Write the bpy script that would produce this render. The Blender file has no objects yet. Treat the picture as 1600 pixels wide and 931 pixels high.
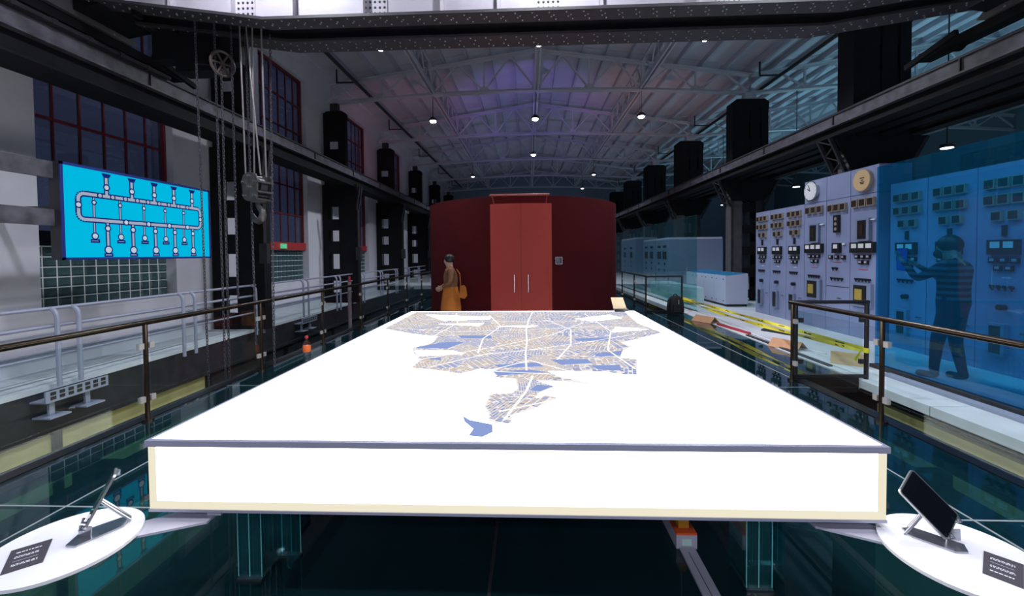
import bpy, math, random
from mathutils import Vector, Matrix, Euler
random.seed(7)
PI = math.pi
scn = bpy.context.scene
COL = scn.collection

# ------------------------------------------------------------------ camera
cam_d = bpy.data.cameras.new('camera')
cam = bpy.data.objects.new('camera', cam_d)
COL.objects.link(cam)
cam_d.sensor_fit = 'HORIZONTAL'
cam_d.sensor_width = 36.0
cam_d.lens = 36.0 * 650 / 1600
cam_d.shift_y = -51.5 / 1600
cam_d.clip_start = 0.05
cam_d.clip_end = 200
psi, tht, phi = math.atan(26 / 650), math.radians(1.5), 0.0095
F = Vector((-math.sin(psi) * math.cos(tht), math.cos(psi) * math.cos(tht), -math.sin(tht)))
R0 = Vector((math.cos(psi), math.sin(psi), 0))
U0 = R0.cross(F)
Rv = R0 * math.cos(phi) - U0 * math.sin(phi)
Uv = U0 * math.cos(phi) + R0 * math.sin(phi)
cam.matrix_world = Matrix(((Rv.x, Uv.x, -F.x, 0), (Rv.y, Uv.y, -F.y, 0), (Rv.z, Uv.z, -F.z, 1.6), (0, 0, 0, 1)))
scn.camera = cam

# ------------------------------------------------------------------ world, exposure
w = bpy.data.worlds.new('night_sky')
scn.world = w
w.use_nodes = True
w.node_tree.nodes['Background'].inputs[0].default_value = (0.17, 0.20, 0.36, 1)
w.node_tree.nodes['Background'].inputs[1].default_value = 0.22
scn.view_settings.view_transform = 'Standard'
scn.view_settings.look = 'None'
scn.view_settings.gamma = 1
scn.view_settings.use_curve_mapping = False
scn.view_settings.exposure = 0.0
LAMP_W = 400        # each high-bay lamp of the nave
AISLE_W = 140       # base power of the added teal uplights in the right aisle
TABLE_L = 7.5       # glow of the light table

# ------------------------------------------------------------------ materials
MATS = {}
def mat(name, col, rough=0.6, metal=0.0, var=0.0, scale=6.0, bump=0.0, spec=None):
    m = bpy.data.materials.new(name)
    m.use_nodes = True
    nt = m.node_tree
    b = nt.nodes['Principled BSDF']
    b.inputs['Base Color'].default_value = (*col, 1)
    b.inputs['Roughness'].default_value = rough
    b.inputs['Metallic'].default_value = metal
    if spec is not None:
        b.inputs['Specular IOR Level'].default_value = spec
    if var or bump:
        tc = nt.nodes.new('ShaderNodeTexCoord')
        n = nt.nodes.new('ShaderNodeTexNoise')
        n.inputs['Scale'].default_value = scale
        n.inputs['Detail'].default_value = 5
        nt.links.new(tc.outputs['Object'], n.inputs['Vector'])
        if var:
            r = nt.nodes.new('ShaderNodeValToRGB')
            r.color_ramp.elements[0].position = 0.3
            r.color_ramp.elements[1].position = 0.7
            r.color_ramp.elements[0].color = (*[c * (1 - var) for c in col], 1)
            r.color_ramp.elements[1].color = (*[min(1, c * (1 + var)) for c in col], 1)
            nt.links.new(n.outputs['Fac'], r.inputs['Fac'])
            nt.links.new(r.outputs['Color'], b.inputs['Base Color'])
        if bump:
            bp = nt.nodes.new('ShaderNodeBump')
            bp.inputs['Strength'].default_value = bump
            bp.inputs['Distance'].default_value = 0.01
            nt.links.new(n.outputs['Fac'], bp.inputs['Height'])
            nt.links.new(bp.outputs['Normal'], b.inputs['Normal'])
    MATS[name] = m
    return m
def emit(name, col, strength):
    m = bpy.data.materials.new(name)
    m.use_nodes = True
    nt = m.node_tree
    nt.nodes.remove(nt.nodes['Principled BSDF'])
    e = nt.nodes.new('ShaderNodeEmission')
    e.inputs[0].default_value = (*col, 1)
    e.inputs[1].default_value = strength
    nt.links.new(e.outputs[0], nt.nodes['Material Output'].inputs['Surface'])
    MATS[name] = m
    return m
def glass(name, tint, f0=0.04, rough=0.0, haze=None, refl=(1, 1, 1)):
    # clear sheet: tinted transmission plus a Schlick mirror reflection (both faces of a slab)
    m = bpy.data.materials.new(name)
    m.use_nodes = True
    nt = m.node_tree
    nt.nodes.remove(nt.nodes['Principled BSDF'])
    t = nt.nodes.new('ShaderNodeBsdfTransparent')
    t.inputs[0].default_value = (*tint, 1)
    g = nt.nodes.new('ShaderNodeBsdfGlossy')
    g.inputs['Roughness'].default_value = rough
    g.inputs['Color'].default_value = (*refl, 1)
    lw = nt.nodes.new('ShaderNodeLayerWeight')
    p = nt.nodes.new('ShaderNodeMath'); p.operation = 'POWER'; p.inputs[1].default_value = 5
    a = nt.nodes.new('ShaderNodeMath'); a.operation = 'MULTIPLY_ADD'
    a.inputs[1].default_value = 1 - f0; a.inputs[2].default_value = f0
    nt.links.new(lw.outputs['Facing'], p.inputs[0])
    nt.links.new(p.outputs[0], a.inputs[0])
    mx = nt.nodes.new('ShaderNodeMixShader')
    nt.links.new(a.outputs[0], mx.inputs[0])
    src = t
    if haze:
        d = nt.nodes.new('ShaderNodeBsdfDiffuse')
        d.inputs[0].default_value = (*haze[1], 1)
        mh = nt.nodes.new('ShaderNodeMixShader')
        mh.inputs[0].default_value = haze[0]
        nt.links.new(t.outputs[0], mh.inputs[1]); nt.links.new(d.outputs[0], mh.inputs[2])
        src = mh
    nt.links.new(src.outputs[0], mx.inputs[1]); nt.links.new(g.outputs[0], mx.inputs[2])
    nt.links.new(mx.outputs[0], nt.nodes['Material Output'].inputs['Surface'])
    MATS[name] = m
    return m

plaster = mat('white_plaster', (0.60, 0.60, 0.66), 0.8, var=0.06, scale=1.5, bump=0.15)
concrete = mat('pale_concrete', (0.62, 0.64, 0.68), 0.55, var=0.10, scale=2.0, bump=0.2)
yellowc = mat('yellow_pit_concrete', (0.42, 0.38, 0.17), 0.8, var=0.12, scale=3)
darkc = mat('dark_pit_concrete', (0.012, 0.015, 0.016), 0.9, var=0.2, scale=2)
black = mat('black_painted_steel', (0.007, 0.007, 0.009), 0.7, var=0.25, scale=5, bump=0.1, spec=0.2)
darkst = mat('dark_grey_steel', (0.024, 0.023, 0.028), 0.5, var=0.25, scale=7, bump=0.1)
web_m = mat('worn_grey_steel', (0.085, 0.08, 0.10), 0.5, var=0.45, scale=6, bump=0.2)
cranew = mat('pale_grey_crane_paint', (0.42, 0.385, 0.44), 0.5, var=0.08, scale=3)
flange_m = mat('brown_black_flange_and_shade', (0.032, 0.028, 0.033), 0.5, var=0.15, scale=8)
rivet_m = mat('rivet_grey', (0.22, 0.21, 0.24), 0.4)
truss_m = mat('white_truss_paint', (0.46, 0.48, 0.54), 0.6, var=0.06, scale=2)
roof_m = mat('pale_roof_board', (0.52, 0.535, 0.60), 0.8, var=0.10, scale=1.2)
purlin_m = mat('grey_purlin_paint', (0.42, 0.44, 0.51), 0.6)
redf = mat('dark_red_window_paint', (0.13, 0.010, 0.014), 0.5, var=0.15)
redsill = mat('red_sill_paint', (0.40, 0.035, 0.04), 0.5, var=0.1)
night_pane = glass('night_window_glass', (0.72, 0.76, 0.85), 0.05, haze=(0.25, (0.10, 0.12, 0.19)))
block_m = mat('greenish_glass_block', (0.045, 0.085, 0.095), 0.18, spec=0.5, var=0.3, scale=9)
mortar = mat('white_block_mortar', (0.62, 0.68, 0.70), 0.7)
drum_m = mat('deep_red_drum', (0.085, 0.007, 0.010), 0.85, var=0.08, scale=1, spec=0.15)
door_m = mat('brick_red_door', (0.56, 0.080, 0.065), 0.7, var=0.05, scale=1, spec=0.2)  # much lighter red than the drum wall
barred = mat('red_bar_paint', (0.35, 0.06, 0.05), 0.4)
chrome = mat('brushed_steel', (0.55, 0.55, 0.58), 0.25, 1.0)
silver = mat('silver_table_trim', (0.34, 0.34, 0.44), 0.35, 0.3)
railm = mat('dark_bronze_tube', (0.05, 0.037, 0.026), 0.22, 0.8)
clampm = mat('pale_clamp_metal', (0.65, 0.60, 0.58), 0.35, 0.6)
pipegrey = mat('grey_painted_pipe', (0.30, 0.32, 0.42), 0.4, var=0.05)
wire_m = mat('wire_rope_steel', (0.22, 0.20, 0.205), 0.45, 0.5)
chain_m = mat('chain_steel', (0.09, 0.085, 0.10), 0.4, 0.6)
hookm = mat('worn_hook_steel', (0.085, 0.078, 0.08), 0.45, 0.4, var=0.3, scale=14)
swb = mat('lavender_grey_enamel', (0.235, 0.275, 0.45), 0.45, var=0.04, scale=2)
swb_side = mat('grey_blue_enamel', (0.19, 0.24, 0.36), 0.5)
gframe = mat('brass_gauge_rim', (0.45, 0.38, 0.30), 0.4, 0.4)
gface = mat('dark_gauge_face', (0.035, 0.022, 0.018), 0.3)
blackpl = mat('black_plastic', (0.010, 0.010, 0.013), 0.4)
whitef = mat('white_dial_face', (0.80, 0.80, 0.82), 0.4)
tanf = mat('tan_dial_face', (0.62, 0.43, 0.23), 0.5)
lampwhite = mat('milky_meter_face', (0.75, 0.75, 0.76), 0.3)
brassm = mat('yellow_brass_contacts', (0.50, 0.36, 0.08), 0.4, 0.3)
redpl = mat('red_plastic', (0.45, 0.03, 0.04), 0.4)
console_m = mat('pale_lilac_console', (0.55, 0.55, 0.70), 0.45)
bluetop = mat('blue_console_panel', (0.02, 0.25, 0.50), 0.3)
yellowt = mat('yellow_tape', (0.80, 0.68, 0.03), 0.5)
card_m = mat('tan_cardboard', (0.52, 0.27, 0.14), 0.8, var=0.1)
wood_m = mat('pale_pine', (0.62, 0.42, 0.22), 0.7, var=0.15, scale=9)
fabricb = mat('black_nylon', (0.008, 0.008, 0.010), 0.8)
shelfw = mat('white_acrylic_shelf', (0.70, 0.69, 0.73), 0.4)
plaqm = mat('charcoal_plaque', (0.05, 0.042, 0.055), 0.5)
textw = mat('white_print', (0.75, 0.75, 0.80), 0.6)
tabs = mat('tablet_aluminium', (0.55, 0.56, 0.58), 0.3, 0.9)
scr = mat('dark_tablet_screen', (0.004, 0.005, 0.008), 0.06)
standm = mat('polished_stand_steel', (0.40, 0.41, 0.46), 0.2, 0.9)
orangep = mat('orange_plastic', (0.75, 0.10, 0.02), 0.45)
yelplug = mat('amber_plug', (0.75, 0.34, 0.02), 0.45)
greypl = mat('grey_plastic_duct', (0.42, 0.41, 0.50), 0.5)
seam_m = mat('seam_sealant', (0.34, 0.37, 0.38), 0.35, 0.3)
frit = mat('black_edge_frit', (0.004, 0.004, 0.005), 0.35)
floor_g = glass('teal_floor_glass', (0.30, 0.55, 0.60), 0.045, haze=(0.16, (0.015, 0.07, 0.085)))
leg_g = glass('green_edge_glass', (0.62, 0.86, 0.88), 0.12, haze=(0.05, (0.10, 0.45, 0.50)))
edge_m = mat('bright_glass_edge', (0.20, 0.62, 0.60), 0.3)
bal_g = glass('clear_balustrade_glass', (0.90, 0.955, 0.955), 0.035)
part_g = glass('teal_partition_glass', (0.76, 0.93, 0.94), 0.05, haze=(0.02, (0.10, 0.40, 0.44)))
blue_g = glass('blue_film_glass', (0.25, 0.66, 0.86), 0.05, haze=(0.06, (0.02, 0.30, 0.50)))
bottle_g = glass('clear_bottle_plastic', (0.88, 0.88, 0.92), 0.08)
labelo = mat('orange_bottle_label', (0.85, 0.16, 0.03), 0.5)
darkwater = mat('dark_red_label', (0.20, 0.01, 0.015), 0.5)
skin_m = mat('skin', (0.52, 0.30, 0.22), 0.55)
hair_m = mat('black_hair', (0.010, 0.008, 0.008), 0.5)
denim = mat('navy_trousers', (0.022, 0.025, 0.06), 0.8)
shoe_m = mat('dark_shoe', (0.02, 0.02, 0.03), 0.6)
tanj = mat('tan_brown_jacket', (0.23, 0.10, 0.045), 0.8, var=0.15, scale=7)
orangec = mat('rust_orange_cloth', (0.50, 0.15, 0.015), 0.8, var=0.15, scale=7)
maskm = mat('black_face_mask', (0.010, 0.009, 0.014), 0.8)
greenl = emit('green_exit_glow', (0.10, 0.62, 0.30), 0.8)
navy = mat('navy_sign_frame', (0.010, 0.03, 0.22), 0.4)
cyan_e = emit('backlit_cyan', (0.0, 0.47, 0.74), 1.0)
pipe_e = emit('backlit_pipe_print', (0.36, 0.40, 0.50), 1.0)
navy_e = emit('backlit_navy_print', (0.006, 0.018, 0.16), 1.0)
knob_e = emit('backlit_joint_print', (0.50, 0.58, 0.68), 1.0)
top_e = emit('glowing_table_top', (1.0, 0.985, 0.96), TABLE_L)
front_e = emit('glowing_table_front', (1.0, 0.985, 0.95), TABLE_L * 0.8)
falloff_e = emit('cream_glow_falloff', (1.0, 0.93, 0.72), 0.86)  # dimmer cream border stands in for the falloff of the backlight
map_blue = emit('map_blue_blocks', (0.25, 0.31, 0.60), 1.0)
map_beige = emit('map_beige_blocks', (0.60, 0.49, 0.42), 1.0)
map_mid = emit('map_lilac_blocks', (0.45, 0.44, 0.55), 1.0)
map_base = emit('map_ground_tint', (0.93, 0.89, 0.88), 1.0)
map_road = emit('map_road_white', (1.0, 0.98, 0.96), 1.15)
lake_e = emit('map_solid_blue', (0.27, 0.36, 0.68), 1.0)
lamp_e = emit('high_bay_diffuser', (0.95, 0.97, 1.0), 60)
lamp_dim = emit('far_lamp_diffuser', (0.9, 0.94, 1.0), 4)
tablet_e = emit('tablet_screen_glow', (0.01, 0.07, 0.20), 0.55)
tablet_e2 = emit('tablet_case_glow', (0.01, 0.09, 0.50), 0.6)

def striped():
    m = mat('dark_striped_knit', (0.03, 0.05, 0.07), 0.85)
    nt = m.node_tree
    tc = nt.nodes.new('ShaderNodeTexCoord'); wv = nt.nodes.new('ShaderNodeTexWave')
    wv.bands_direction = 'Z'; wv.inputs['Scale'].default_value = 4.2; wv.inputs['Distortion'].default_value = 1.0
    rp = nt.nodes.new('ShaderNodeValToRGB')
    rp.color_ramp.elements[0].color = (0.012, 0.012, 0.03, 1); rp.color_ramp.elements[0].position = 0.45
    rp.color_ramp.elements[1].color = (0.10, 0.16, 0.17, 1); rp.color_ramp.elements[1].position = 0.6
    nt.links.new(tc.outputs['Object'], wv.inputs['Vector']); nt.links.new(wv.outputs['Fac'], rp.inputs[0])
    nt.links.new(rp.outputs[0], nt.nodes['Principled BSDF'].inputs['Base Color'])
    return m
knit = striped()

# ------------------------------------------------------------------ mesh building
class MB:
    def __init__(s): s.v = []; s.f = []
    def add(s, vs, fs):
        o = len(s.v); s.v += [tuple(p) for p in vs]; s.f += [tuple(i + o for i in f) for f in fs]; return s
    def box(s, a, b):
        x0, x1 = sorted((a[0], b[0])); y0, y1 = sorted((a[1], b[1])); z0, z1 = sorted((a[2], b[2]))
        return s.add([(x0, y0, z0), (x1, y0, z0), (x1, y1, z0), (x0, y1, z0), (x0, y0, z1), (x1, y0, z1), (x1, y1, z1), (x0, y1, z1)],
                     [(0, 3, 2, 1), (4, 5, 6, 7), (0, 1, 5, 4), (1, 2, 6, 5), (2, 3, 7, 6), (3, 0, 4, 7)])
    def cbox(s, c, d):
        return s.box([c[i] - d[i] / 2 for i in range(3)], [c[i] + d[i] / 2 for i in range(3)])
    def bar(s, p, q, wd, ht, up=(0, 0, 1)):
        p = Vector(p); q = Vector(q); d = (q - p).normalized(); up = Vector(up)
        if abs(d.dot(up)) > 0.98: up = Vector((0, 1, 0)) if abs(d.y) < 0.9 else Vector((1, 0, 0))
        r = d.cross(up).normalized() * wd / 2; u = r.cross(d).normalized() * ht / 2
        vs = [p - r - u, p + r - u, p + r + u, p - r + u, q - r - u, q + r - u, q + r + u, q - r + u]
        return s.add(vs, [(0, 1, 2, 3), (7, 6, 5, 4), (0, 4, 5, 1), (1, 5, 6, 2), (2, 6, 7, 3), (3, 7, 4, 0)])
    def tube(s, pts, r, n=8, cap=True):
        pts = [Vector(p) for p in pts]; rings = []; prev = None
        for i, p in enumerate(pts):
            d = (pts[min(i + 1, len(pts) - 1)] - pts[max(i - 1, 0)]).normalized()
            if prev is None:
                a = Vector((0, 0, 1)) if abs(d.z) < 0.9 else Vector((1, 0, 0))
                u = d.cross(a).normalized()
            else:
                u = (prev - d * prev.dot(d)).normalized()
            prev = u; vv = d.cross(u); rr = r[i] if isinstance(r, (list, tuple)) else r
            rings.append([p + (u * math.cos(2 * PI * k / n) + vv * math.sin(2 * PI * k / n)) * rr for k in range(n)])
        vs = [q for rg in rings for q in rg]; fs = []
        for i in range(len(pts) - 1):
            for k in range(n):
                fs.append((i * n + k, i * n + (k + 1) % n, (i + 1) * n + (k + 1) % n, (i + 1) * n + k))
        if cap:
            fs.append(tuple(range(n - 1, -1, -1))); fs.append(tuple((len(pts) - 1) * n + k for k in range(n)))
        return s.add(vs, fs)
    def cyl(s, p, q, r, n=16): return s.tube([p, q], r, n)
    def prism(s, poly, off):
        # closed polygon of 3-D points extruded by vector off
        n = len(poly); off = Vector(off); a = [Vector(p) for p in poly]
        return s.add(a + [p + off for p in a], [tuple(range(n - 1, -1, -1)), tuple(range(n, 2 * n))] + [(i, (i + 1) % n, n + (i + 1) % n, n + i) for i in range(n)])
    def ellipsoid(s, c, rx, ry, rz, nu=14, nv=9, zmin=-1.0):
        vs = []; fs = []; t0 = math.acos(max(-1, min(1, zmin)))
        for j in range(nv + 1):
            t = t0 * j / nv
            for i in range(nu):
                a = 2 * PI * i / nu
                vs.append((c[0] + rx * math.sin(t) * math.cos(a), c[1] + ry * math.sin(t) * math.sin(a), c[2] + rz * math.cos(t)))
        for j in range(nv):
            for i in range(nu):
                fs.append((j * nu + i, (j + 1) * nu + i, (j + 1) * nu + (i + 1) % nu, j * nu + (i + 1) % nu))
        return s.add(vs, fs)
    def mesh(s, name, m, smooth=False, off=(0, 0, 0)):
        me = bpy.data.meshes.new(name)
        me.from_pydata([(x - off[0], y - off[1], z - off[2]) for x, y, z in s.v], [], s.f)
        me.materials.append(m)
        if smooth:
            me.shade_smooth()
            try: me.set_sharp_from_angle(angle=math.radians(40))
            except Exception: pass
        me.update()
        return me
    def build(s, name, m, parent=None, smooth=False):
        off = ROOT.get(parent, (0, 0, 0)) if parent else (0, 0, 0)
        o = bpy.data.objects.new(name, s.mesh(name, m, smooth, off))
        COL.objects.link(o)
        if parent: o.parent = parent; ROOT[o] = off
        return o
ROOT = {}
def tag(o, label, cat, group=None, kind=None):
    o['label'] = label; o['category'] = cat
    if group: o['group'] = group
    if kind: o['kind'] = kind
    return o
def thing(name, loc, label, cat, group=None):
    o = bpy.data.objects.new(name, None); COL.objects.link(o); o.location = loc; o.empty_display_size = 0.1
    ROOT[o] = tuple(loc)
    return tag(o, label, cat, group)
def structure(name, loc=(0, 0, 0), mb=None, m=None):
    if mb is not None:
        o = mb.build(name, m)
    else:
        o = bpy.data.objects.new(name, None); COL.objects.link(o); o.location = loc; ROOT[o] = tuple(loc)
    o['kind'] = 'structure'
    return o
def inst(name, me, parent, loc):
    # a piece sharing mesh data; loc in world (the parent is unrotated)
    o = bpy.data.objects.new(name, me); COL.objects.link(o); o.parent = parent
    b = ROOT.get(parent, (0, 0, 0)); o.location = (loc[0] - b[0], loc[1] - b[1], loc[2] - b[2])
    return o
def copy_tree(o, loc, label=None, parent=None):
    c = o.copy(); COL.objects.link(c)
    if parent is None: c.location = loc; ROOT[c] = tuple(loc)
    else: c.parent = parent
    if label: c['label'] = label
    for ch in list(o.children): copy_tree(ch, None, None, c)
    return c
ORD = ['first', 'second', 'third', 'fourth', 'fifth', 'sixth', 'seventh', 'eighth', 'ninth', 'tenth', 'eleventh', 'twelfth']
def spot(parent, loc, power, col, size=150, rad=0.12, aim=(0, 0, -1), blend=0.5):
    ld = bpy.data.lights.new('lamp_light', 'SPOT'); ld.energy = power; ld.color = col
    ld.spot_size = math.radians(size); ld.spot_blend = blend; ld.shadow_soft_size = rad
    o = bpy.data.objects.new('lamp_light', ld); COL.objects.link(o)
    if parent:
        o.parent = parent; b = ROOT[parent]; loc = [loc[i] - b[i] for i in range(3)]
    o.location = loc
    o.rotation_euler = Vector(aim).to_track_quat('-Z', 'Y').to_euler()
    return o

# ================================================================== SETTING
YN, YF = -9.0, 36.5
# ---- glass platform: floor of separate panes
floor = structure('floor')
XS = [-3.78, -3.0, -0.2, 2.62, 3.30]
YS = [-2.4, 0.05, 2.53, 5.0, 7.48, 9.28, 11.7, 14.2, 16.7, 19.2, 21.7]
for j in range(len(YS) - 1):
    for i in range(len(XS) - 1):
        MB().box((XS[i] + 0.009, YS[j] + 0.009, -0.014), (XS[i + 1] - 0.009, YS[j + 1] - 0.009, 0)).build('floor_panel', floor_g, floor)
for (a, b) in ((5.37, 7.48), (7.48, 9.28), (9.28, 11.26)):
    MB().box((3.318, a + 0.009, -0.014), (4.05, b - 0.009, 0)).build('floor_panel', floor_g, floor)
for x in XS[1:-1]:
    MB().box((x - 0.008, YS[0], -0.02), (x + 0.008, YS[-1], -0.001)).build('floor_seam', darkst if abs(x) < 1 else seam_m, floor)
for y in YS[1:-1]:
    MB().box((XS[0], y - 0.008, -0.02), (XS[-1], y + 0.008, -0.002)).build('floor_seam', seam_m, floor)
MB().box((3.302, 5.37, -0.02), (3.316, 11.26, -0.001)).build('floor_seam', seam_m, floor)
# black edge strips of the platform and its steel below
tr = structure('trim_1')
MB().box((-3.95, -2.4, -0.16), (-3.785, 21.7, 0.004)).build('edge_strip', frit, tr)
MB().box((3.305, -2.4, -0.16), (3.45, 5.365, 0.004)).build('edge_strip', frit, tr)
MB().box((3.305, 11.27, -0.16), (3.45, 21.7, 0.004)).build('edge_strip', frit, tr)
MB().box((3.30, 5.30, -0.16), (4.09, 5.365, 0.02)).build('edge_strip', frit, tr)
for x in (-3.55, -1.6, 1.5, 3.1):
    MB().box((x - 0.09, -2.4, -0.55), (x + 0.09, 21.7, -0.2)).build('platform_beam', darkst, tr)
for y in (0.8, 3.4, 6.2, 9.2, 12.0):
    MB().box((-3.9, y - 0.06, -0.45), (3.3, y + 0.06, -0.16)).build('cross_beam', darkst, tr)
# pit
pit = structure('trim_2')
MB().box((-6.3, YN, -3.6), (4.6, 24, -3.5)).build('pit_floor', darkc, pit)
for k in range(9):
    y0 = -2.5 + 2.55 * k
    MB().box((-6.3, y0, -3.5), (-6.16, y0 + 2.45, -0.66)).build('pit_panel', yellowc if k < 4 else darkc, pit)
    MB().box((-6.3, y0 - 0.10, -3.5), (-6.12, y0, -0.62)).build('pit_pillar', frit, pit)
for k in range(4):
    y0 = -2.4 + 2.55 * k
    if y0 > 5: continue
    MB().box((4.22, y0, -3.5), (4.3, min(y0 + 2.48, 5.25), -0.25)).build('pit_panel', yellowc, pit)
    MB().box((4.20, y0 - 0.07, -3.5), (4.3, y0, -0.22)).build('pit_pillar', frit, pit)
MB().box((-6.5, YN, -3.5), (-6.3, 24, -0.4)).build('pit_wall', darkc, pit)
MB().box((4.3, YN, -3.5), (4.5, 24, -0.23)).build('pit_wall', darkc, pit)
MB().box((-6.3, 23.5, -3.5), (4.3, 24, -0.2)).build('pit_wall', darkc, pit)
MB().box((-6.18, YN, -0.62), (-6.06, 24, -0.06)).build('fascia_beam', darkst, pit)
# left and right hall floors
MB().box((-7.4, YN, -0.06), (-6.05, YF, 0.0)).build('floor.001', concrete)['kind'] = 'structure'
f2 = structure('floor.002')
for k in range(12):
    y0 = -2 + 3.2 * k
    MB().box((4.10, y0, -0.12), (6.4, y0 + 3.19, 0.0)).build('floor_slab', concrete, f2)
    MB().box((6.405, y0, -0.12), (21.2, y0 + 3.19, 0.0)).build('floor_slab', concrete, f2)
MB().box((4.10, YN, -0.14), (4.13, 5.3, -0.10)).build('curb_lip', darkst, f2)
MB().box((-7.4, 21.7, -0.2), (4.1, YF, -0.02)).build('floor.003', concrete)['kind'] = 'structure'

# ---- left wall with tall windows over glass blocks
XW = -7.0
WIN = [(5.69 + 5 * k, 8.0 + 5 * k) for k in range(-1, 6)]
wl = structure('wall_left')
m = MB().box((XW - 0.45, YN, -0.1), (XW, YF, 0.84)).box((XW - 0.45, YN, 7.1), (XW, YF, 8.0))
y = YN
for a, b in WIN:
    m.box((XW - 0.45, y, 0.84), (XW, a, 7.1)); y = b
m.box((XW - 0.45, y, 0.84), (XW, YF, 7.1))
m.build('wall_plaster', plaster, wl)
for k in range(7):        # sloping sills under the glass blocks
    a, b = WIN[k]
    MB().prism([(XW - 0.25, a, 0.80), (XW - 0.25, a, 0.86), (XW + 0.004, a, 0.80)], (0, b - a, 0)).build('sloping_sill', plaster, wl)
pane_me = MB().box((-0.004, 0.012, 0.012), (0.004, 0.373, 0.838)).mesh('pane', night_pane)
blk_me = MB().add([(0.0, 0.008, 0.008), (0.0, 0.184, 0.008), (0.0, 0.184, 0.147), (0.0, 0.008, 0.147),
                   (0.022, 0.03, 0.03), (0.022, 0.162, 0.03), (0.022, 0.162, 0.125), (0.022, 0.03, 0.125)],
                  [(4, 5, 6, 7), (0, 1, 5, 4), (1, 2, 6, 5), (2, 3, 7, 6), (3, 0, 4, 7)]).mesh('glass_block', block_m)
for k, (a, b) in enumerate(WIN):
    if k == 0: continue
    wn = structure('window_%d' % k, (XW - 0.2, a, 2.0))
    xw = XW - 0.2
    MB().box((xw - 0.05, a, 2.0), (xw + 0.06, a + 0.05, 7.1)).box((xw - 0.05, b - 0.05, 2.0), (xw + 0.06, b, 7.1)) \
        .box((xw - 0.05, a, 7.04), (xw + 0.06, b, 7.1)).build('window_frame', redf, wn)
    MB().box((xw - 0.06, a, 1.79), (xw + 0.12, b, 2.01)).build('sill', redsill if k > 1 else scr, wn)
    for j in range(1, 6):
        MB().box((xw - 0.02, a + 0.385 * j - 0.012, 2.0), (xw + 0.02, a + 0.385 * j + 0.012, 7.05)).build('mullion', redf, wn)
    for j in range(1, 6):
        zz = 2.0 + 0.85 * j
        MB().box((xw - 0.025, a, zz - 0.02), (xw + 0.03, b, zz + 0.02)).build('transom', redf, wn)
    for i in range(6):
        for j in range(6):
            inst('pane', pane_me, wn, (xw, a + 0.385 * i, 2.0 + 0.85 * j))
    MB().box((xw - 0.08, a, 0.84), (xw - 0.004, b, 1.79)).build('block_mortar', mortar, wn)
    if k < 5:
        for i in range(12):
            for j in range(6):
                inst('glass_block', blk_me, wn, (xw - 0.004, a + 0.0 + 0.1925 * i, 0.85 + 0.155 * j))
# ---- other walls
structure('wall_back', mb=MB().box((-7.4, YF, -0.2), (21.3, YF + 0.2, 9.2)), m=mat('blue_grey_end_wall', (0.20, 0.26, 0.34), 0.8))
structure('wall_front', mb=MB().box((-7.4, YN - 0.2, -3.6), (21.3, YN, 9.2)), m=plaster)
wr = structure('wall_right')
dkw = mat('dark_teal_wall', (0.10, 0.15, 0.18), 0.8)  # one even dark teal for the aisle wall
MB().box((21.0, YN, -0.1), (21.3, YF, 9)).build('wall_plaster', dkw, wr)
for k in range(5):
    a = 8.5 + 5 * k
    MB().box((20.93, a, 2.2), (20.999, a + 2.6, 6.2)).build('window_frame', redf, wr)
    for i in range(5):
        for j in range(5):
            MB().box((20.90, a + 0.08 + 0.5 * i, 2.28 + 0.78 * j), (20.928, a + 0.52 + 0.5 * i, 2.98 + 0.78 * j)).build('pane', scr, wr)

# ---- roof: boards between purlins, nave and right aisle
ceil = structure('ceiling')
XC = 0.3; HS = 6.95
def roof_z(u):   # u = signed distance from a ridge
    return 8.62 - 0.142 * abs(u)
NP = 9
DU = HS / NP
TY = [-6, -1, 4, 9, 14, 19, 24, 29, 34]
bays = [(YN, -1), (-1, 4), (4, 9), (9, 14), (14, 19), (19, 24), (24, 29), (29, YF)]
for ridge in (XC, XC + 2 * HS):
    for sgn in (-1, 1):
        for i in range(NP):
            u0, u1 = i * DU, (i + 1) * DU
            x0, x1 = ridge + sgn * u0, ridge + sgn * u1
            for (ya, yb) in bays:
                MB().prism([(x0, ya + 0.015, roof_z(u0)), (x1, ya + 0.015, roof_z(u1)), (x1, ya + 0.015, roof_z(u1) + 0.05), (x0, ya + 0.015, roof_z(u0) + 0.05)],
                           (0, yb - ya - 0.03, 0)).build('roof_board', roof_m, ceil)
            if i or sgn == 1:
                MB().box((x0 - 0.035, YN, roof_z(u0) - 0.17), (x0 + 0.035, YF, roof_z(u0) - 0.002)).build('purlin', purlin_m, ceil)
MB().box((-7.4, YN, 8.66), (21.3, YF, 8.75)).build('roof_deck', roof_m, ceil)
MB().box((-7.4, YN, 7.55), (-6.62, YF, 7.66)).build('eave_board', plaster, ceil)
MB().box((XC + HS - 0.12, YN, 7.42), (XC + HS + 0.12, YF, 7.62)).build('valley_gutter', purlin_m, ceil)

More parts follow.
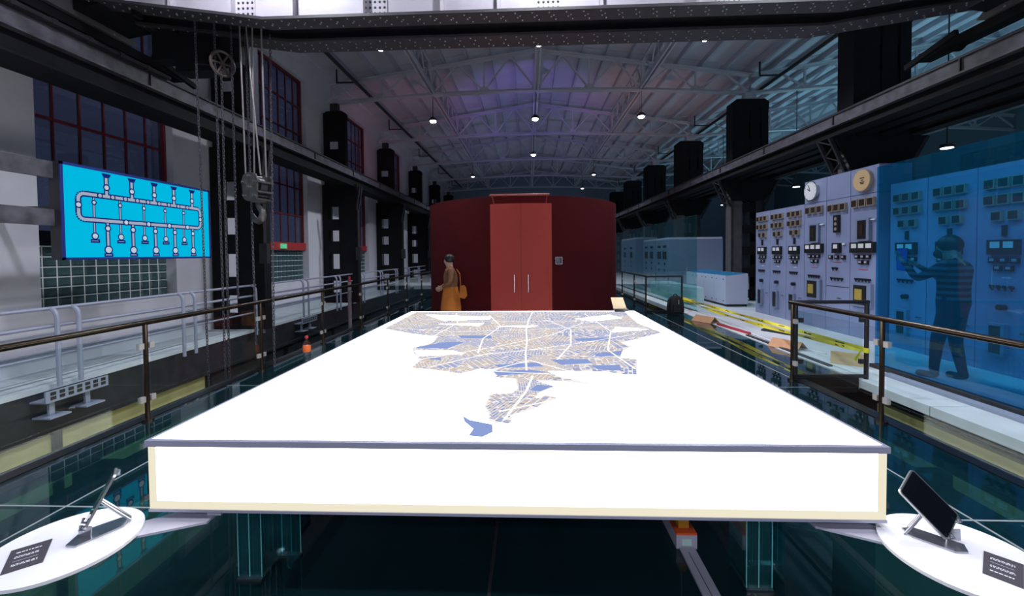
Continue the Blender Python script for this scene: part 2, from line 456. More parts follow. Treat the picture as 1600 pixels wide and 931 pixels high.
# ---- roof trusses
def make_truss(loc, label):
    t = thing('roof_truss', loc, label, 'roof truss', 'white steel roof trusses')
    X, Y, Z = loc
    st = HS / 4.0
    bz = lambda u: 6.74 + 0.27 * (1 - (u / HS) ** 2)
    tz = lambda u: 8.36 - 0.142 * abs(u)
    N = 16
    us = [-HS + 2 * HS * i / N for i in range(N + 1)]
    for nm, fn, wd in (('bottom_chord', bz, 0.20), ('top_chord', tz, 0.18)):
        m = MB()
        for i in range(N):
            m.bar((X + us[i], Y, fn(us[i])), (X + us[i + 1], Y, fn(us[i + 1])), wd, 0.035)
            m.bar((X + us[i], Y, fn(us[i]) + (0.05 if nm[0] == 'b' else -0.05)), (X + us[i + 1], Y, fn(us[i + 1]) + (0.05 if nm[0] == 'b' else -0.05)), 0.03, 0.09)
        m.build(nm, truss_m, t)
    for i in range(-4, 5):
        u = i * st
        MB().bar((X + u, Y, bz(u)), (X + u, Y, tz(u)), 0.06, 0.05).build('vertical_strut', truss_m, t)
        MB().prism([(X + u - 0.22, Y - 0.012, bz(u)), (X + u + 0.22, Y - 0.012, bz(u)), (X + u + 0.10, Y - 0.012, bz(u) + 0.20), (X + u - 0.10, Y - 0.012, bz(u) + 0.20)], (0, 0.024, 0)).build('gusset_plate', truss_m, t)
    for i in range(-4, 4):
        u0, u1, um = i * st, (i + 1) * st, (i + 0.5) * st
        MB().bar((X + u0, Y, bz(u0) + 0.05), (X + um, Y, tz(um) - 0.04), 0.055, 0.05).build('diagonal_strut', truss_m, t)
        MB().bar((X + um, Y, tz(um) - 0.04), (X + u1, Y, bz(u1) + 0.05), 0.055, 0.05).build('diagonal_strut', truss_m, t)
        MB().prism([(X + um - 0.16, Y - 0.012, tz(um)), (X + um + 0.16, Y - 0.012, tz(um)), (X + um, Y - 0.012, tz(um) - 0.18)], (0, 0.024, 0)).build('gusset_plate', truss_m, t)
    return t
for ni, cx in enumerate((XC, XC + 2 * HS)):
    tr0 = None; n = 0
    for Y in TY[2:]:
        where = 'over the main hall' if ni == 0 else 'over the teal right aisle'
        lab = '%s white arched roof truss from the camera %s' % (ORD[n], where)
        if n == 0 and ni == 0:
            tr0 = make_truss((cx, Y, 0), lab); first_truss = tr0
        else:
            copy_tree(first_truss, (cx, Y, 0), lab)
        n += 1
# longitudinal lattice braces along the bottom chords
for i, (x, lab) in enumerate(((XC - 3.47, 'lattice brace running lengthwise under the left roof slope'), (XC, 'double tie beam running lengthwise under the roof ridge'), (XC + 3.47, 'lattice brace running lengthwise under the right roof slope'))):
    t = thing('roof_brace', (x, 3, 6.9), lab, 'roof brace')
    for dx in (-0.06, 0.06):
        MB().box((x + dx - 0.025, 3, 6.98), (x + dx + 0.025, 34, 7.10)).build('tie_beam', truss_m, t)
    if i != 1:
        zt = roof_z(3.47) - 0.28
        MB().box((x - 0.03, 3, zt), (x + 0.03, 34, zt + 0.08)).build('upper_chord', truss_m, t)
        for k in range(31):
            yy = 3 + k
            MB().bar((x, yy, 7.08), (x, yy + 0.5, zt), 0.03, 0.03).bar((x, yy + 0.5, zt), (x, yy + 1, 7.08), 0.03, 0.03).build('lattice_bar', truss_m, t)
# dark service pipes under the roof with hangers
for x, z, lab in ((-5.45, 7.12, 'black service pipe hung under the left edge of the roof'), (7.75, 7.0, 'black service pipe hung beside the right column heads')):
    t = thing('service_pipe', (x, 3, z), lab, 'pipe')
    MB().tube([(x, 3, z), (x, 34, z)], 0.055, 8).build('pipe_run', blackpl, t, True)
    for k in range(6):
        y = 8.2 + 5 * k
        MB().bar((x, y, z), (x - 0.62, y, z), 0.04, 0.04).bar((x - 0.62, y, z - 0.02), (x - 0.62, y, z + 0.42), 0.04, 0.04).build('pipe_hanger', blackpl, t)

# ---- steel columns
def left_column(loc, label):
    x0, Y, _ = loc
    t = thing('steel_column', loc, label, 'steel column', 'black steel columns of the left row')
    y0, y1 = Y - 0.10, Y + 0.10
    MB().box((-6.97, y0, 0), (-6.78, y1, 4.0)).build('column_leg', black, t)
    MB().box((-6.42, y0, 0), (-5.80, y1, 4.0)).box((-5.86, y0 - 0.02, 0), (-5.78, y1 + 0.02, 4.0)).build('column_leg', black, t)
    MB().box((-6.72, Y - 0.03, 0), (-6.69, Y + 0.03, 4.0)).build('inner_strip', darkst, t)
    for a, b in ((0, 0.34), (0.75, 1.15), (1.66, 2.09), (2.47, 2.84), (3.28, 3.98)):
        MB().box((-6.80, y0 - 0.01, a), (-6.40, y0 + 0.02, b)).box((-6.80, y1 - 0.02, a), (-6.40, y1 + 0.01, b)).build('batten_plate', black, t)
    y0, y1 = Y - 0.09, Y + 0.09
    MB().box((-6.90, y0, 4.0), (-6.76, y1, 6.42)).build('upper_leg', black, t)
    MB().box((-6.40, y0, 4.0), (-6.15, y1, 6.42)).build('upper_leg', black, t)
    for a, b in ((4.0, 5.2), (5.5, 6.2)):
        MB().box((-6.77, y0 - 0.005, a), (-6.39, y1 + 0.005, b)).build('upper_plate', black, t)
    MB().prism([(-6.90, y0, 6.2), (-6.13, y0, 6.2), (-6.13, y0, 6.38), (-6.25, y0, 6.48), (-6.78, y0, 6.48), (-6.90, y0, 6.38)], (0, y1 - y0, 0)).build('column_cap', black, t)
    MB().box((-6.65, Y - 0.10, 6.48), (-6.40, Y + 0.10, 6.74)).build('truss_seat', darkst, t)
    for dy in (-0.16, 0.02):
        MB().bar((-5.78, Y + dy, 3.15), (-5.62, Y + dy - 0.1, 3.92), 0.05, 0.06).build('bracket_strut', darkst, t)
    MB().prism([(-5.80, Y - 0.02, 3.2), (-5.80, Y - 0.02, 3.92), (-5.60, Y - 0.02, 3.92)], (0, 0.04, 0)).build('bracket_plate', black, t)
    MB().box((-5.79, Y - 0.27, 1.45), (-5.62, Y - 0.16, 1.88)).build('junction_box', darkst, t)
    MB().tube([(-5.70, Y - 0.21, 1.88), (-5.70, Y - 0.21, 3.15)], 0.03, 6).build('conduit', darkst, t, True)
    return t
c0 = None
for k, Y in enumerate((9, 14, 19, 24, 29, 34)):
    lab = '%s black battened steel column from the camera along the left wall' % ORD[k]
    if k == 0: c0 = left_column((-6.4, Y, 0), lab)
    else: copy_tree(c0, (-6.4, Y, 0), lab)
def right_column(loc, label):
    Y = loc[1]
    t = thing('steel_column', loc, label, 'steel column', 'black steel columns of the right row')
    y0, y1 = Y - 0.2, Y + 0.2
    brown = MATS.get('lit_brown_column_steel') or mat('lit_brown_column_steel', (0.085, 0.075, 0.08), 0.5, var=0.2, scale=6)  # lighter brown puts the light on the inner leg into its colour
    MB().box((6.58, y0, 0), (6.66, y1, 3.7)).box((6.58, y0, 0), (6.92, y0 + 0.04, 3.7)).box((6.58, y1 - 0.04, 0), (6.92, y1, 3.7)).build('column_leg', brown, t)
    MB().box((7.55, y0, 0), (7.63, y1, 3.7)).box((7.36, y0, 0), (7.63, y0 + 0.04, 3.7)).box((7.36, y1 - 0.04, 0), (7.63, y1, 3.7)).build('column_leg', darkst, t)
    MB().box((7.08, Y - 0.04, 0), (7.18, Y + 0.04, 3.7)).build('inner_strip', darkst, t)
    for a in (0.1, 0.8, 1.5, 2.2, 2.9):
        MB().box((6.90, y0 + 0.03, a), (7.38, y0 + 0.05, a + 0.28)).build('batten_plate', black, t)
    MB().prism([(6.24, y0 - 0.02, 3.92), (8.06, y0 - 0.02, 3.92), (7.63, y0 - 0.02, 3.25), (6.60, y0 - 0.02, 3.25)], (0, 0.03, 0)).build('gusset_plate', black, t)
    MB().prism([(6.24, y1, 3.92), (8.06, y1, 3.92), (7.63, y1, 3.25), (6.60, y1, 3.25)], (0, 0.03, 0)).build('gusset_plate', black, t)
    for sx, xa, xb in ((-1, 6.18, 6.56), (1, 8.1, 7.65)):
        for dy in (-0.17, 0.17):
            MB().bar((xa, Y + dy, 3.92), (xb, Y + dy, 3.1), 0.05, 0.07).build('bracket_strut', darkst, t)
        m = MB()
        for k in range(5):
            f0 = k / 5; f1 = (k + 1) / 5; s0 = -0.17 if k % 2 else 0.17
            m.bar((xa + (xb - xa) * f0, Y + s0, 3.92 - 0.82 * f0), (xa + (xb - xa) * f1, Y - s0, 3.92 - 0.82 * f1), 0.03, 0.02)
        m.build('lattice_bars', darkst, t)
    y0, y1 = Y - 0.2, Y + 0.2
    for a, b in ((6.62, 7.12), (7.18, 7.47), (7.53, 7.74)):
        MB().box((a, y0, 3.9), (b, y1, 6.2)).build('upper_plate', black, t)
    for a, b in ((3.9, 5.3), (5.78, 6.2)):
        MB().box((7.1, y0 + 0.02, a), (7.55, y1 - 0.02, b)).build('upper_batten', black, t)
    MB().box((6.60, y0 - 0.02, 3.9), (6.66, y1 + 0.02, 6.2)).build('edge_angle', black, t)
    MB().prism([(6.60, y0, 6.2), (7.76, y0, 6.2), (7.76, y0, 6.42), (7.62, y0, 6.52), (6.74, y0, 6.52), (6.60, y0, 6.42)], (0, y1 - y0, 0)).build('column_cap', black, t)
    MB().box((7.05, Y - 0.12, 6.52), (7.40, Y + 0.12, 6.76)).build('truss_seat', truss_m, t)
    return t
c0 = None
for k, Y in enumerate((9, 14, 19, 24, 29, 34)):
    lab = '%s black steel column from the camera in the right row' % ORD[k]
    if k == 0: c0 = right_column((7.1, Y, 0), lab)
    else: copy_tree(c0, (7.1, Y, 0), lab)

# ---- crane runways
def runway(x, label, extra):
    t = thing('crane_runway', (x, -2, 3.93), label, 'crane rail beam')
    s = 1 if x < 0 else -1
    z0 = 4.25 if x < 0 else 4.15
    MB().box((x - 0.03, -2, z0 + 0.23), (x + 0.03, YF, z0 + 0.29)).build('crane_rail', darkst, t)
    MB().box((x - 0.15, -2, z0 + 0.20), (x + 0.15, YF, z0 + 0.23)).build('top_flange', darkst, t)
    MB().box((x + s * 0.09, -2, z0), (x + s * 0.12, YF, z0 + 0.20)).build('beam_web', web_m, t)
    MB().box((x - 0.17, -2, z0 - 0.025), (x + 0.17, YF, z0)).build('bottom_flange', web_m, t)
    MB().box((x - 0.06, -2, 3.96), (x + 0.06, YF, z0 - 0.025)).box((x - 0.16, -2, 3.93), (x + 0.16, YF, 3.96)).build('lower_beam', black, t)
    for k in range(16):
        y = -1.2 + 2.5 * k
        MB().box((x + s * 0.121, y, z0), (x + s * 0.15, y + 0.02, z0 + 0.20)).build('web_stiffener', darkst, t)
    for dx in extra:
        MB().box((x + dx - 0.13, -2, 3.94), (x + dx + 0.13, YF, 3.97)).box((x + dx - 0.015, -2, 3.97), (x + dx + 0.015, YF, 4.34)).build('inner_beam', black, t)
    return t
rl = runway(-5.98, 'dark left crane runway beam with worn grey web on the column brackets', (-0.30,))
m = MB()
pts = [(-5.80, -2 + 0.2 * i, 4.50) for i in range(44)]
MB().tube(pts, 0.035, 8).build('cable_conduit', darkst, rl, True)
for k in range(20): MB().cyl((-5.80, -1.8 + 0.42 * k, 4.50), (-5.80, -1.74 + 0.42 * k, 4.50), 0.046, 8).build('conduit_clamp', darkst, rl)
rr = runway(6.36, 'dark right crane runway beam carried on flared column brackets', (0.42, 0.85, 1.5))

# ---- overhead crane
cr = thing('overhead_crane', (0.2, 5.58, 4.55), 'dark riveted overhead crane bridge with pale web spanning the hall', 'crane')
def belly(x):
    if x < -3.3: return 4.56 + 0.145 * (-3.3 - x)
    if x > 3.9: return 4.56 + 0.14 * (x - 3.9)
    return 4.56
xs = [-5.75, -3.3, 3.9, 6.15]
for nm, ya, yb, yw, top in (('near', 5.146, 5.40, 5.25, 5.5), ('far', 5.70, 6.02, 5.86, 5.5)):
    m = MB()
    for i in range(3):
        a, b = xs[i], xs[i + 1]
        m.prism([(a, ya, belly(a)), (b, ya, belly(b)), (b, ya, belly(b) + 0.035), (a, ya, belly(a) + 0.035)], (0, yb - ya, 0))
    m.build('bottom_flange', flange_m, cr)
    m = MB()
    for i in range(3):
        a, b = xs[i], xs[i + 1]
        m.prism([(a, yw, belly(a) + 0.035), (b, yw, belly(b) + 0.035), (b, yw, top), (a, yw, top)], (0, 0.03, 0))
    m.build('girder_web', cranew if nm == 'near' else flange_m, cr)  # far web coloured dark for the shade of the near girder
    MB().box((-5.75, ya, top), (6.15, yb, top + 0.05)).build('top_flange', flange_m, cr)
    rv = MB()
    x = -5.6
    while x < 6.0:
        for dy, dx in ((0.05, 0), (0.11, 0.06), (yb - ya - 0.11, 0.03), (yb - ya - 0.05, 0.09)):
            z = belly(x + dx)
            c = (x + dx, ya + dy)
            r = 0.011
            rv.add([(c[0] - r, c[1] - r, z + .002), (c[0] + r, c[1] - r, z + .002), (c[0] + r, c[1] + r, z + .002), (c[0] - r, c[1] + r, z + .002), (c[0], c[1], z - 0.012)],
                   [(1, 0, 4), (2, 1, 4), (3, 2, 4), (0, 3, 4)])
        x += 0.21
    rv = rv.build('flange_rivets', rivet_m, cr); rv['kind'] = 'stuff'
for x in (-5.1, -4.5, -3.72, -2.93, -2.04, -1.04, -0.34, 0.91, 2.09, 2.95, 3.9, 4.8):
    MB().box((x - 0.02, 5.15, belly(x) + 0.036), (x + 0.02, 5.249, 5.5)).build('web_stiffener', cranew, cr)
    MB().box((x - 0.03, 5.28, belly(x) + 0.036), (x + 0.03, 5.40, 4.75)).build('inner_stiffener', black, cr)
for x in (-3.6, -1.90, 0.27, 2.46, 4.3):
    p = MB().box((x - 0.15, 5.236, belly(x) + 0.036), (x + 0.15, 5.249, 5.4)).build('splice_plate', cranew, cr)
    rv = MB()
    for i in range(5):
        for j in range(12):
            rv.ellipsoid((x - 0.12 + 0.06 * i, 5.236, belly(x) + 0.08 + 0.07 * j), 0.016, 0.012, 0.016, 6, 4)
    rv = rv.build('plate_rivets', darkst, cr, True); rv['kind'] = 'stuff'
for sx, x in ((-1, -5.98), (1, 6.36)):
    ya, yb = 3.6, 7.0
    carr = MATS.get('carriage_grey_paint') or mat('carriage_grey_paint', (0.075, 0.07, 0.075), 0.5, var=0.2, scale=5)
    MB().prism([(x - 0.15, 2.2, 4.76), (x - 0.15, 2.2, 5.3), (x - 0.15, 5.45, 5.12), (x - 0.15, 5.83, 4.97), (x - 0.15, 6.09, 4.77), (x - 0.15, 6.02, 4.73)], (0.30, 0, 0)).build('end_carriage', carr, cr)
    MB().box((x - 0.10, 2.4, 4.60), (x + 0.10, 7.0, 4.73)).build('carriage_sill', black, cr)
    m = MB()
    for k in range(5): m.ellipsoid((x - sx * 0.152, 5.74, 4.76 + 0.06 * k), 0.012, 0.016, 0.016, 6, 4)
    m.build('carriage_rivets', rivet_m, cr, True)['kind'] = 'stuff'
    MB().cyl((x - sx * 0.15, 5.38, 4.96), (x - sx * 0.19, 5.38, 4.96), 0.08, 14).build('bearing_cap', web_m, cr, True)
    for yy in (4.1, 6.5):
        MB().cyl((x - 0.06, yy, 4.66), (x + 0.06, yy, 4.66), 0.115, 18).build('crane_wheel', black, cr, True)
    MB().prism([(x - sx * 0.165, 5.2, 4.80), (x - sx * 0.5, 5.2, 4.86), (x - sx * 0.5, 5.2, 5.2), (x - sx * 0.165, 5.2, 5.2)], (0, 0.75, 0)).build('end_gusset', black, cr)
    MB().bar((x - sx * 0.20, 6.3, 4.72), (x - sx * 0.20, 7.1, 4.56), 0.06, 0.08).build('guide_arm', black, cr)
# hand-chain wheel with spokes, hung at the left end of the far girder
mat('brown_wheel', (0.06, 0.045, 0.04), 0.5)
m = MB(); cw = Vector((-4.16, 5.60, 4.24))
ring = [Vector((cw.x + 0.075 * math.cos(2 * PI * i / 24), cw.y + 0.12 * math.cos(2 * PI * i / 24), cw.z + 0.165 * math.sin(2 * PI * i / 24))) for i in range(25)]
m.tube(ring, 0.02, 6, False)
for i in range(6):
    a = 2 * PI * i / 6
    m.bar(cw, (cw.x + 0.075 * math.cos(a), cw.y + 0.12 * math.cos(a), cw.z + 0.165 * math.sin(a)), 0.022, 0.022)
m.build('chain_wheel', MATS['brown_wheel'], cr, True)
MB().box((-4.95, 5.74, 4.22), (-4.36, 6.0, 4.75)).box((-5.3, 5.76, 4.40), (-4.95, 5.98, 4.80)).box((-4.36, 5.78, 4.34), (-4.05, 5.95, 4.70)).build('gear_box', black, cr)
MB().bar((-4.6, 5.64, 4.3), (-4.16, 5.62, 4.24), 0.05, 0.05).build('wheel_shaft', black, cr)
MB().box((-4.1, 5.41, 4.75), (-3.2, 5.69, 5.0)).build('hoist_trolley', black, cr)

# ---- hook block on its wire ropes
hb = thing('hook_block', (-3.68, 5.55, 2.1), 'steel crane hook block with bolted cheeks hanging on four wire ropes', 'crane hook')
ropes = [((-3.84, 5.5, 4.749), (-3.82, 5.52, 2.68)), ((-3.79, 5.55, 4.749), (-3.60, 5.5, 2.70)), ((-3.70, 5.55, 4.749), (-3.72, 5.55, 2.72)), ((-3.545, 5.5, 4.749), (-3.555, 5.55, 2.68))]
for p, q in ropes: MB().cyl(p, q, 0.011, 6).build('wire_rope', wire_m, hb, True)
cheek = [(-0.17, 0.30), (-0.13, 0.40), (0.0, 0.44), (0.13, 0.40), (0.17, 0.30), (0.14, 0.02), (0.06, -0.03), (-0.06, -0.03), (-0.14, 0.02)]
bz = 2.37
ang = math.radians(-15); ca, sa = math.cos(ang), math.sin(ang)
HS_ = 0.82
def hb_pt(u, v, zz): return (-3.68 + (u * ca - v * sa) * HS_, 5.55 + (u * sa + v * ca) * HS_, bz + zz * HS_)
for v in (-0.15, 0.13):
    MB().prism([hb_pt(u, v, zz) for u, zz in cheek], (-0.02 * sa, 0.02 * ca, 0)).build('cheek_plate', hookm, hb)
for u, zz in ((0.165, 0.28), (0.15, 0.12), (0.12, 0.0), (-0.165, 0.28), (-0.15, 0.08)):
    MB().bar(hb_pt(u, -0.15, zz), hb_pt(u, 0.15, zz), 0.03, 0.025).build('spacer_bar', hookm, hb)
m = MB()
for u, zz in ((-0.12, 0.28), (0.12, 0.28), (0.0, 0.38), (-0.10, 0.06), (0.10, 0.06), (0.0, 0.2)):
    m.cyl(hb_pt(u, -0.185, zz), hb_pt(u, 0.185, zz), 0.015, 8)
m.build('cheek_bolts', chrome, hb, True)
MB().cyl(hb_pt(0, -0.06, 0.22), hb_pt(0, 0.06, 0.22), 0.125, 20).build('sheave', darkst, hb, True)
MB().cyl(hb_pt(0, -0.13, 0.0), hb_pt(0, 0.13, 0.0), 0.04, 12).build('crosshead', hookm, hb, True)
hp = [(0.0, 0.0), (0.0, -0.08), (0.03, -0.13), (0.085, -0.18), (0.10, -0.25), (0.07, -0.32), (0.0, -0.35), (-0.06, -0.33), (-0.10, -0.27), (-0.11, -0.22)]
MB().tube([hb_pt(u, 0, zz) for u, zz in hp], [0.03, 0.03, 0.034, 0.04, 0.047, 0.05, 0.047, 0.038, 0.026, 0.012], 10).build('hook', hookm, hb, True)

# ---- hand chains
def link_mesh():
    m = MB()
    L = 0.05; r = 0.0052
    pts = []
    for i in range(13):
        a = 2 * PI * i / 12
        pts.append((0.012 * math.cos(a), 0, (0.014 if math.sin(a) > 0 else -0.014) + 0.012 * math.sin(a)))
    m.tube(pts, r, 5, False)
    return m
LK = link_mesh()
def chain(x, y, z1, z0, label, sway=0.0):
    m = MB(); n = int((z1 - z0) / 0.042)
    for k in range(n):
        z = z1 - 0.042 * k; xx = x + sway * k / n
        if k % 2: m.add([(a + xx, b + y, c + z) for a, b, c in LK.v], LK.f)
        else: m.add([(b + xx, a + y, c + z) for a, b, c in LK.v], LK.f)
    o = m.build('hand_chain', chain_m, None, True)
    tag(o, label, 'chain')
chain(-4.50, 5.55, 5.2, -0.5, 'leftmost thin hand chain hanging from the crane past the cyan sign', 0.06)
chain(-4.215, 5.53, 5.2, -0.3, 'hand chain hanging in front of the spoked chain wheel', 0.03)
chain(-4.165, 5.58, 4.10, -0.2, 'hand chain running down close behind the spoked wheel chain')
chain(-4.03, 5.60, 4.74, 1.0, 'short dark hand chain ending over the left walkway rail')
chain(-3.83, 5.60, 4.6, 0.35, 'hand chain hanging at the left side of the hook block', 0.04)
chain(-3.50, 5.62, 4.6, 0.04, 'hand chain hanging at the right side of the hook block', -0.05)

# ---- cyan sign
sg = thing('pipe_diagram_sign', (-5.76, 6.05, 1.57), 'large backlit cyan sign with a looped pipe diagram and navy frame', 'sign')
SY0, SY1, SZ0, SZ1, SX = 4.87, 7.25, 1.58, 2.79, -5.70
MB().box((SX - 0.14, SY0, SZ0), (SX - 0.006, SY1, SZ1)).build('sign_box', darkst, sg)
MB().box((SX - 0.005, SY0 + 0.03, SZ0 + 0.03), (SX, SY1 - 0.03, SZ1 - 0.03)).build('sign_face', cyan_e, sg)
MB().box((SX - 0.006, SY0, SZ0), (SX + 0.006, SY0 + 0.035, SZ1)).box((SX - 0.006, SY1 - 0.03, SZ0), (SX + 0.006, SY1, SZ1)) \
    .box((SX - 0.006, SY0, SZ0), (SX + 0.006, SY1, SZ0 + 0.03)).box((SX - 0.006, SY0, SZ1 - 0.035), (SX + 0.006, SY1, SZ1)).build('sign_frame', navy, sg)
for z in (2.0, 2.58):
    MB().box((SX - 0.13, 3.2, z), (SX - 0.08, SY0 - 0.001, z + 0.20)).build('support_arm', web_m, sg)
for yy in (SY0 + 0.3, SY1 - 0.3):
    MB().box((-6.99, yy, 2.2), (SX - 0.14, yy + 0.06, 2.28)).build('wall_bracket', darkst, sg)
def strip(m, a, b, wd, x):
    (y0, z0), (y1, z1) = a, b
    d = Vector((y1 - y0, z1 - z0)).normalized(); nx = Vector((-d.y, d.x)) * wd / 2
    m.add([(x, y0 + nx.x, z0 + nx.y), (x, y0 - nx.x, z0 - nx.y), (x, y1 - nx.x, z1 - nx.y), (x, y1 + nx.x, z1 + nx.y)], [(0, 1, 2, 3)])
def disc(m, c, r, x, n=14):
    m.add([(x, c[0] + r * math.cos(2 * PI * i / n), c[1] + r * math.sin(2 * PI * i / n)) for i in range(n)], [tuple(range(n))])
out_, inn, kno, lab_ = MB(), MB(), MB(), MB()
loop = []
ya, yb, za, zb, rc = 5.07, 7.03, 2.10, 2.43, 0.07
for cx_, cz_, a0 in ((yb - rc, zb - rc, 0), (ya + rc, zb - rc, 90), (ya + rc, za + rc, 180), (yb - rc, za + rc, 270)):
    for k in range(6):
        a = math.radians(a0 + 18 * k); loop.append((cx_ + rc * math.cos(a), cz_ + rc * math.sin(a)))
loop.append(loop[0])
for i in range(len(loop) - 1):
    strip(out_, loop[i], loop[i + 1], 0.076, SX + 0.002); strip(inn, loop[i], loop[i + 1], 0.040, SX + 0.0035)
TB = [5.43, 5.79, 6.15, 6.50, 6.86]; DR = [5.26, 5.61, 5.97, 6.33, 6.68]
for yv in TB:
    strip(out_, (yv, 2.43), (yv, 2.69), 0.068, SX + 0.002); strip(inn, (yv, 2.43), (yv, 2.68), 0.036, SX + 0.0035)
    strip(out_, (yv, 2.07), (yv, 1.71), 0.062, SX + 0.002); strip(inn, (yv, 2.07), (yv, 1.71), 0.030, SX + 0.0035)
    for c, r in (((yv, 2.55), 0.030), ((yv, 2.0), 0.028), ((yv, 1.71), 0.042)):
        disc(out_, c, r + 0.017, SX + 0.0045); disc(kno, c, r, SX + 0.006)
    lab_.add([(SX + 0.006, yv - 0.065, 2.735), (SX + 0.006, yv - 0.04, 2.685), (SX + 0.006, yv + 0.04, 2.685), (SX + 0.006, yv + 0.065, 2.735)], [(0, 1, 2, 3)])
    strip(lab_, (yv - 0.06, 1.640), (yv + 0.06, 1.640), 0.05, SX + 0.006)
for yv in DR:
    strip(out_, (yv, 2.43), (yv, 1.89), 0.038, SX + 0.001); strip(inn, (yv, 2.43), (yv, 1.89), 0.016, SX + 0.0015)
    for c, r in (((yv, 2.33), 0.020), ((yv, 1.89), 0.033)):
        disc(out_, c, r + 0.015, SX + 0.0045); disc(kno, c, r, SX + 0.006)
    strip(lab_, (yv - 0.06, 1.825), (yv + 0.06, 1.825), 0.048, SX + 0.006)
for yv in (5.34, 5.51, 5.69, 5.87, 6.04, 6.23, 6.40, 6.58, 6.76):
    disc(out_, (yv, 2.43), 0.040, SX + 0.0045); disc(inn, (yv, 2.43), 0.025, SX + 0.006)
for c in ((5.69, 2.10), (6.04, 2.10), (6.40, 2.10), (6.75, 2.10), (5.07, 2.28), (7.03, 2.25)):
    disc(out_, c, 0.045, SX + 0.0045); disc(kno, c, 0.029, SX + 0.006)
out_.build('pipe_outline', navy_e, sg); inn.build('pipe_fill', pipe_e, sg); kno.build('pipe_joints', knob_e, sg); lab_.build('name_tags', navy_e, sg)
m = MB()
for yv in TB:
    for dz in (1.646, 1.634): strip(m, (yv - 0.045, dz), (yv + 0.04, dz), 0.005, SX + 0.0075)
for yv in DR:
    strip(m, (yv - 0.045, 1.826), (yv + 0.04, 1.826), 0.006, SX + 0.0075)
m.build('tag_print', pipe_e, sg)

# ---- green exit sign on the red sill of the second window
ex = thing('exit_sign', (-7.0, 11.75, 1.84), 'small green lit exit sign on the red sill of the second left window', 'exit sign')
MB().box((-7.085, 11.62, 1.825), (-7.05, 11.90, 1.965)).build('sign_plate', greenl, ex)
MB().box((-7.05, 11.70, 1.87), (-7.046, 11.84, 1.885)).box((-7.05, 11.70, 1.905), (-7.046, 11.84, 1.92)).build('white_print', textw, ex)

# ---- left walkway pipe railing
pr = thing('pipe_railing', (-5.98, 6, 0), 'grey tubular walkway railing with bent posts along the left wall', 'railing')
for z in (0.975, 0.75, 0.38):
    MB().tube([(-6.0, 0.5, z), (-6.0, 24, z)], 0.022 if z > 0.5 else 0.016, 8).build('rail', pipegrey, pr, True)
for k in range(10):
    for dy in (0, 0.25):
        y = 4.96 + 1.9 * k + dy
        pts = [(-6.0, y, 0.975), (-5.965, y, 0.965), (-5.93, y, 0.935), (-5.91, y, 0.89), (-5.905, y, 0.84), (-5.905, y, -0.10 if k % 3 else 0.0)]
        MB().tube(pts, 0.026, 8).build('post', pipegrey, pr, True)
for k in (0, 3):
    y = 4.75 + 1.9 * k
    m = MB()
    m.box((-6.05, y, -0.16), (-5.84, y + 0.75, -0.14)).box((-5.86, y, -0.14), (-5.84, y + 0.75, -0.02))
    m.box((-5.95, y + 0.10, -0.34), (-5.92, y + 0.16, -0.16)).box((-5.95, y + 0.52, -0.34), (-5.92, y + 0.58, -0.16))
    m.box((-6.05, y + 0.02, -0.36), (-5.82, y + 0.26, -0.34)).box((-6.05, y + 0.44, -0.36), (-5.82, y + 0.68, -0.34))
    s_ = m.build('post_bracket', pipegrey, pr)
    m = MB()
    for i in range(7):
        for j in range(2): m.box((-5.839, y + 0.05 + 0.1 * i, -0.13 + 0.055 * j), (-5.835, y + 0.11 + 0.1 * i, -0.09 + 0.055 * j))
    m.build('bracket_holes', blackpl, pr)
for i, z in enumerate((0.62, 0.5, 0.24)):
    o = MB().tube([(-6.975, 0.5, z), (-6.975, 26, z)], 0.014, 6).build('wall_conduit', pipegrey, None, True)
    tag(o, ['upper thin grey conduit along the base of the left wall', 'middle thin grey conduit along the base of the left wall', 'lowest thin grey conduit along the base of the left wall'][i], 'conduit')
# pink-grey standpipe rising by the left balustrade
sp_ = thing('standpipe', (-4.05, 9.3, -1), 'slim pinkish standpipe rising behind the left glass balustrade', 'pipe')
MB().tube([(-4.08, 9.3, -1.2), (-4.08, 9.3, 1.0)], 0.04, 10).build('pipe_body', mat('pinkish_pipe', (0.34, 0.24, 0.27), 0.4), sp_, True)
MB().tube([(-4.08, 9.3, 1.0), (-4.08, 9.3, 1.13)], 0.03, 8).build('pipe_head', redpl, sp_, True)

# ---- glass balustrades
def balustrade(name, x, ys, label, side):
    t = thing(name, (x, ys[0], 0), label, 'railing')
    MB().tube([(x, ys[0] - 0.05, 0.965), (x, ys[-1] + 0.05, 0.965)], 0.026, 10).build('handrail', railm, t, True)
    for i, y in enumerate(ys):
        MB().cyl((x, y, 0.0), (x, y, 0.95), 0.021, 10).build('post', railm, t, True)
        MB().cyl((x, y, 0.0), (x, y, 0.02), 0.05, 12).build('post_base', railm, t, True)
        for z in (0.22, 0.74):
            for s in (-1, 1):
                if 0 < i < len(ys) - 1 or (i == 0 and s == 1) or (i == len(ys) - 1 and s == -1):
                    MB().cbox((x, y + s * 0.055, z), (0.035, 0.05, 0.055)).build('glass_clamp', clampm, t)
        if i < len(ys) - 1:
            MB().box((x - 0.005, y + 0.05, 0.07), (x + 0.005, ys[i + 1] - 0.05, 0.88)).build('glass_panel', bal_g, t)
    return t
balustrade('glass_balustrade', -3.75, [0.40 + 1.75 * k for k in range(12)], 'long glass balustrade with bronze handrail left of the light table', -1)
t = balustrade('glass_balustrade', 3.27, [-0.9, 0.75, 2.35, 3.97, 5.28], 'near right glass balustrade with its short return across the pit opening', 1)
MB().tube([(3.27, 5.33, 0.965), (4.22, 5.33, 0.965)], 0.024, 10).build('return_handrail', blackpl, t, True)
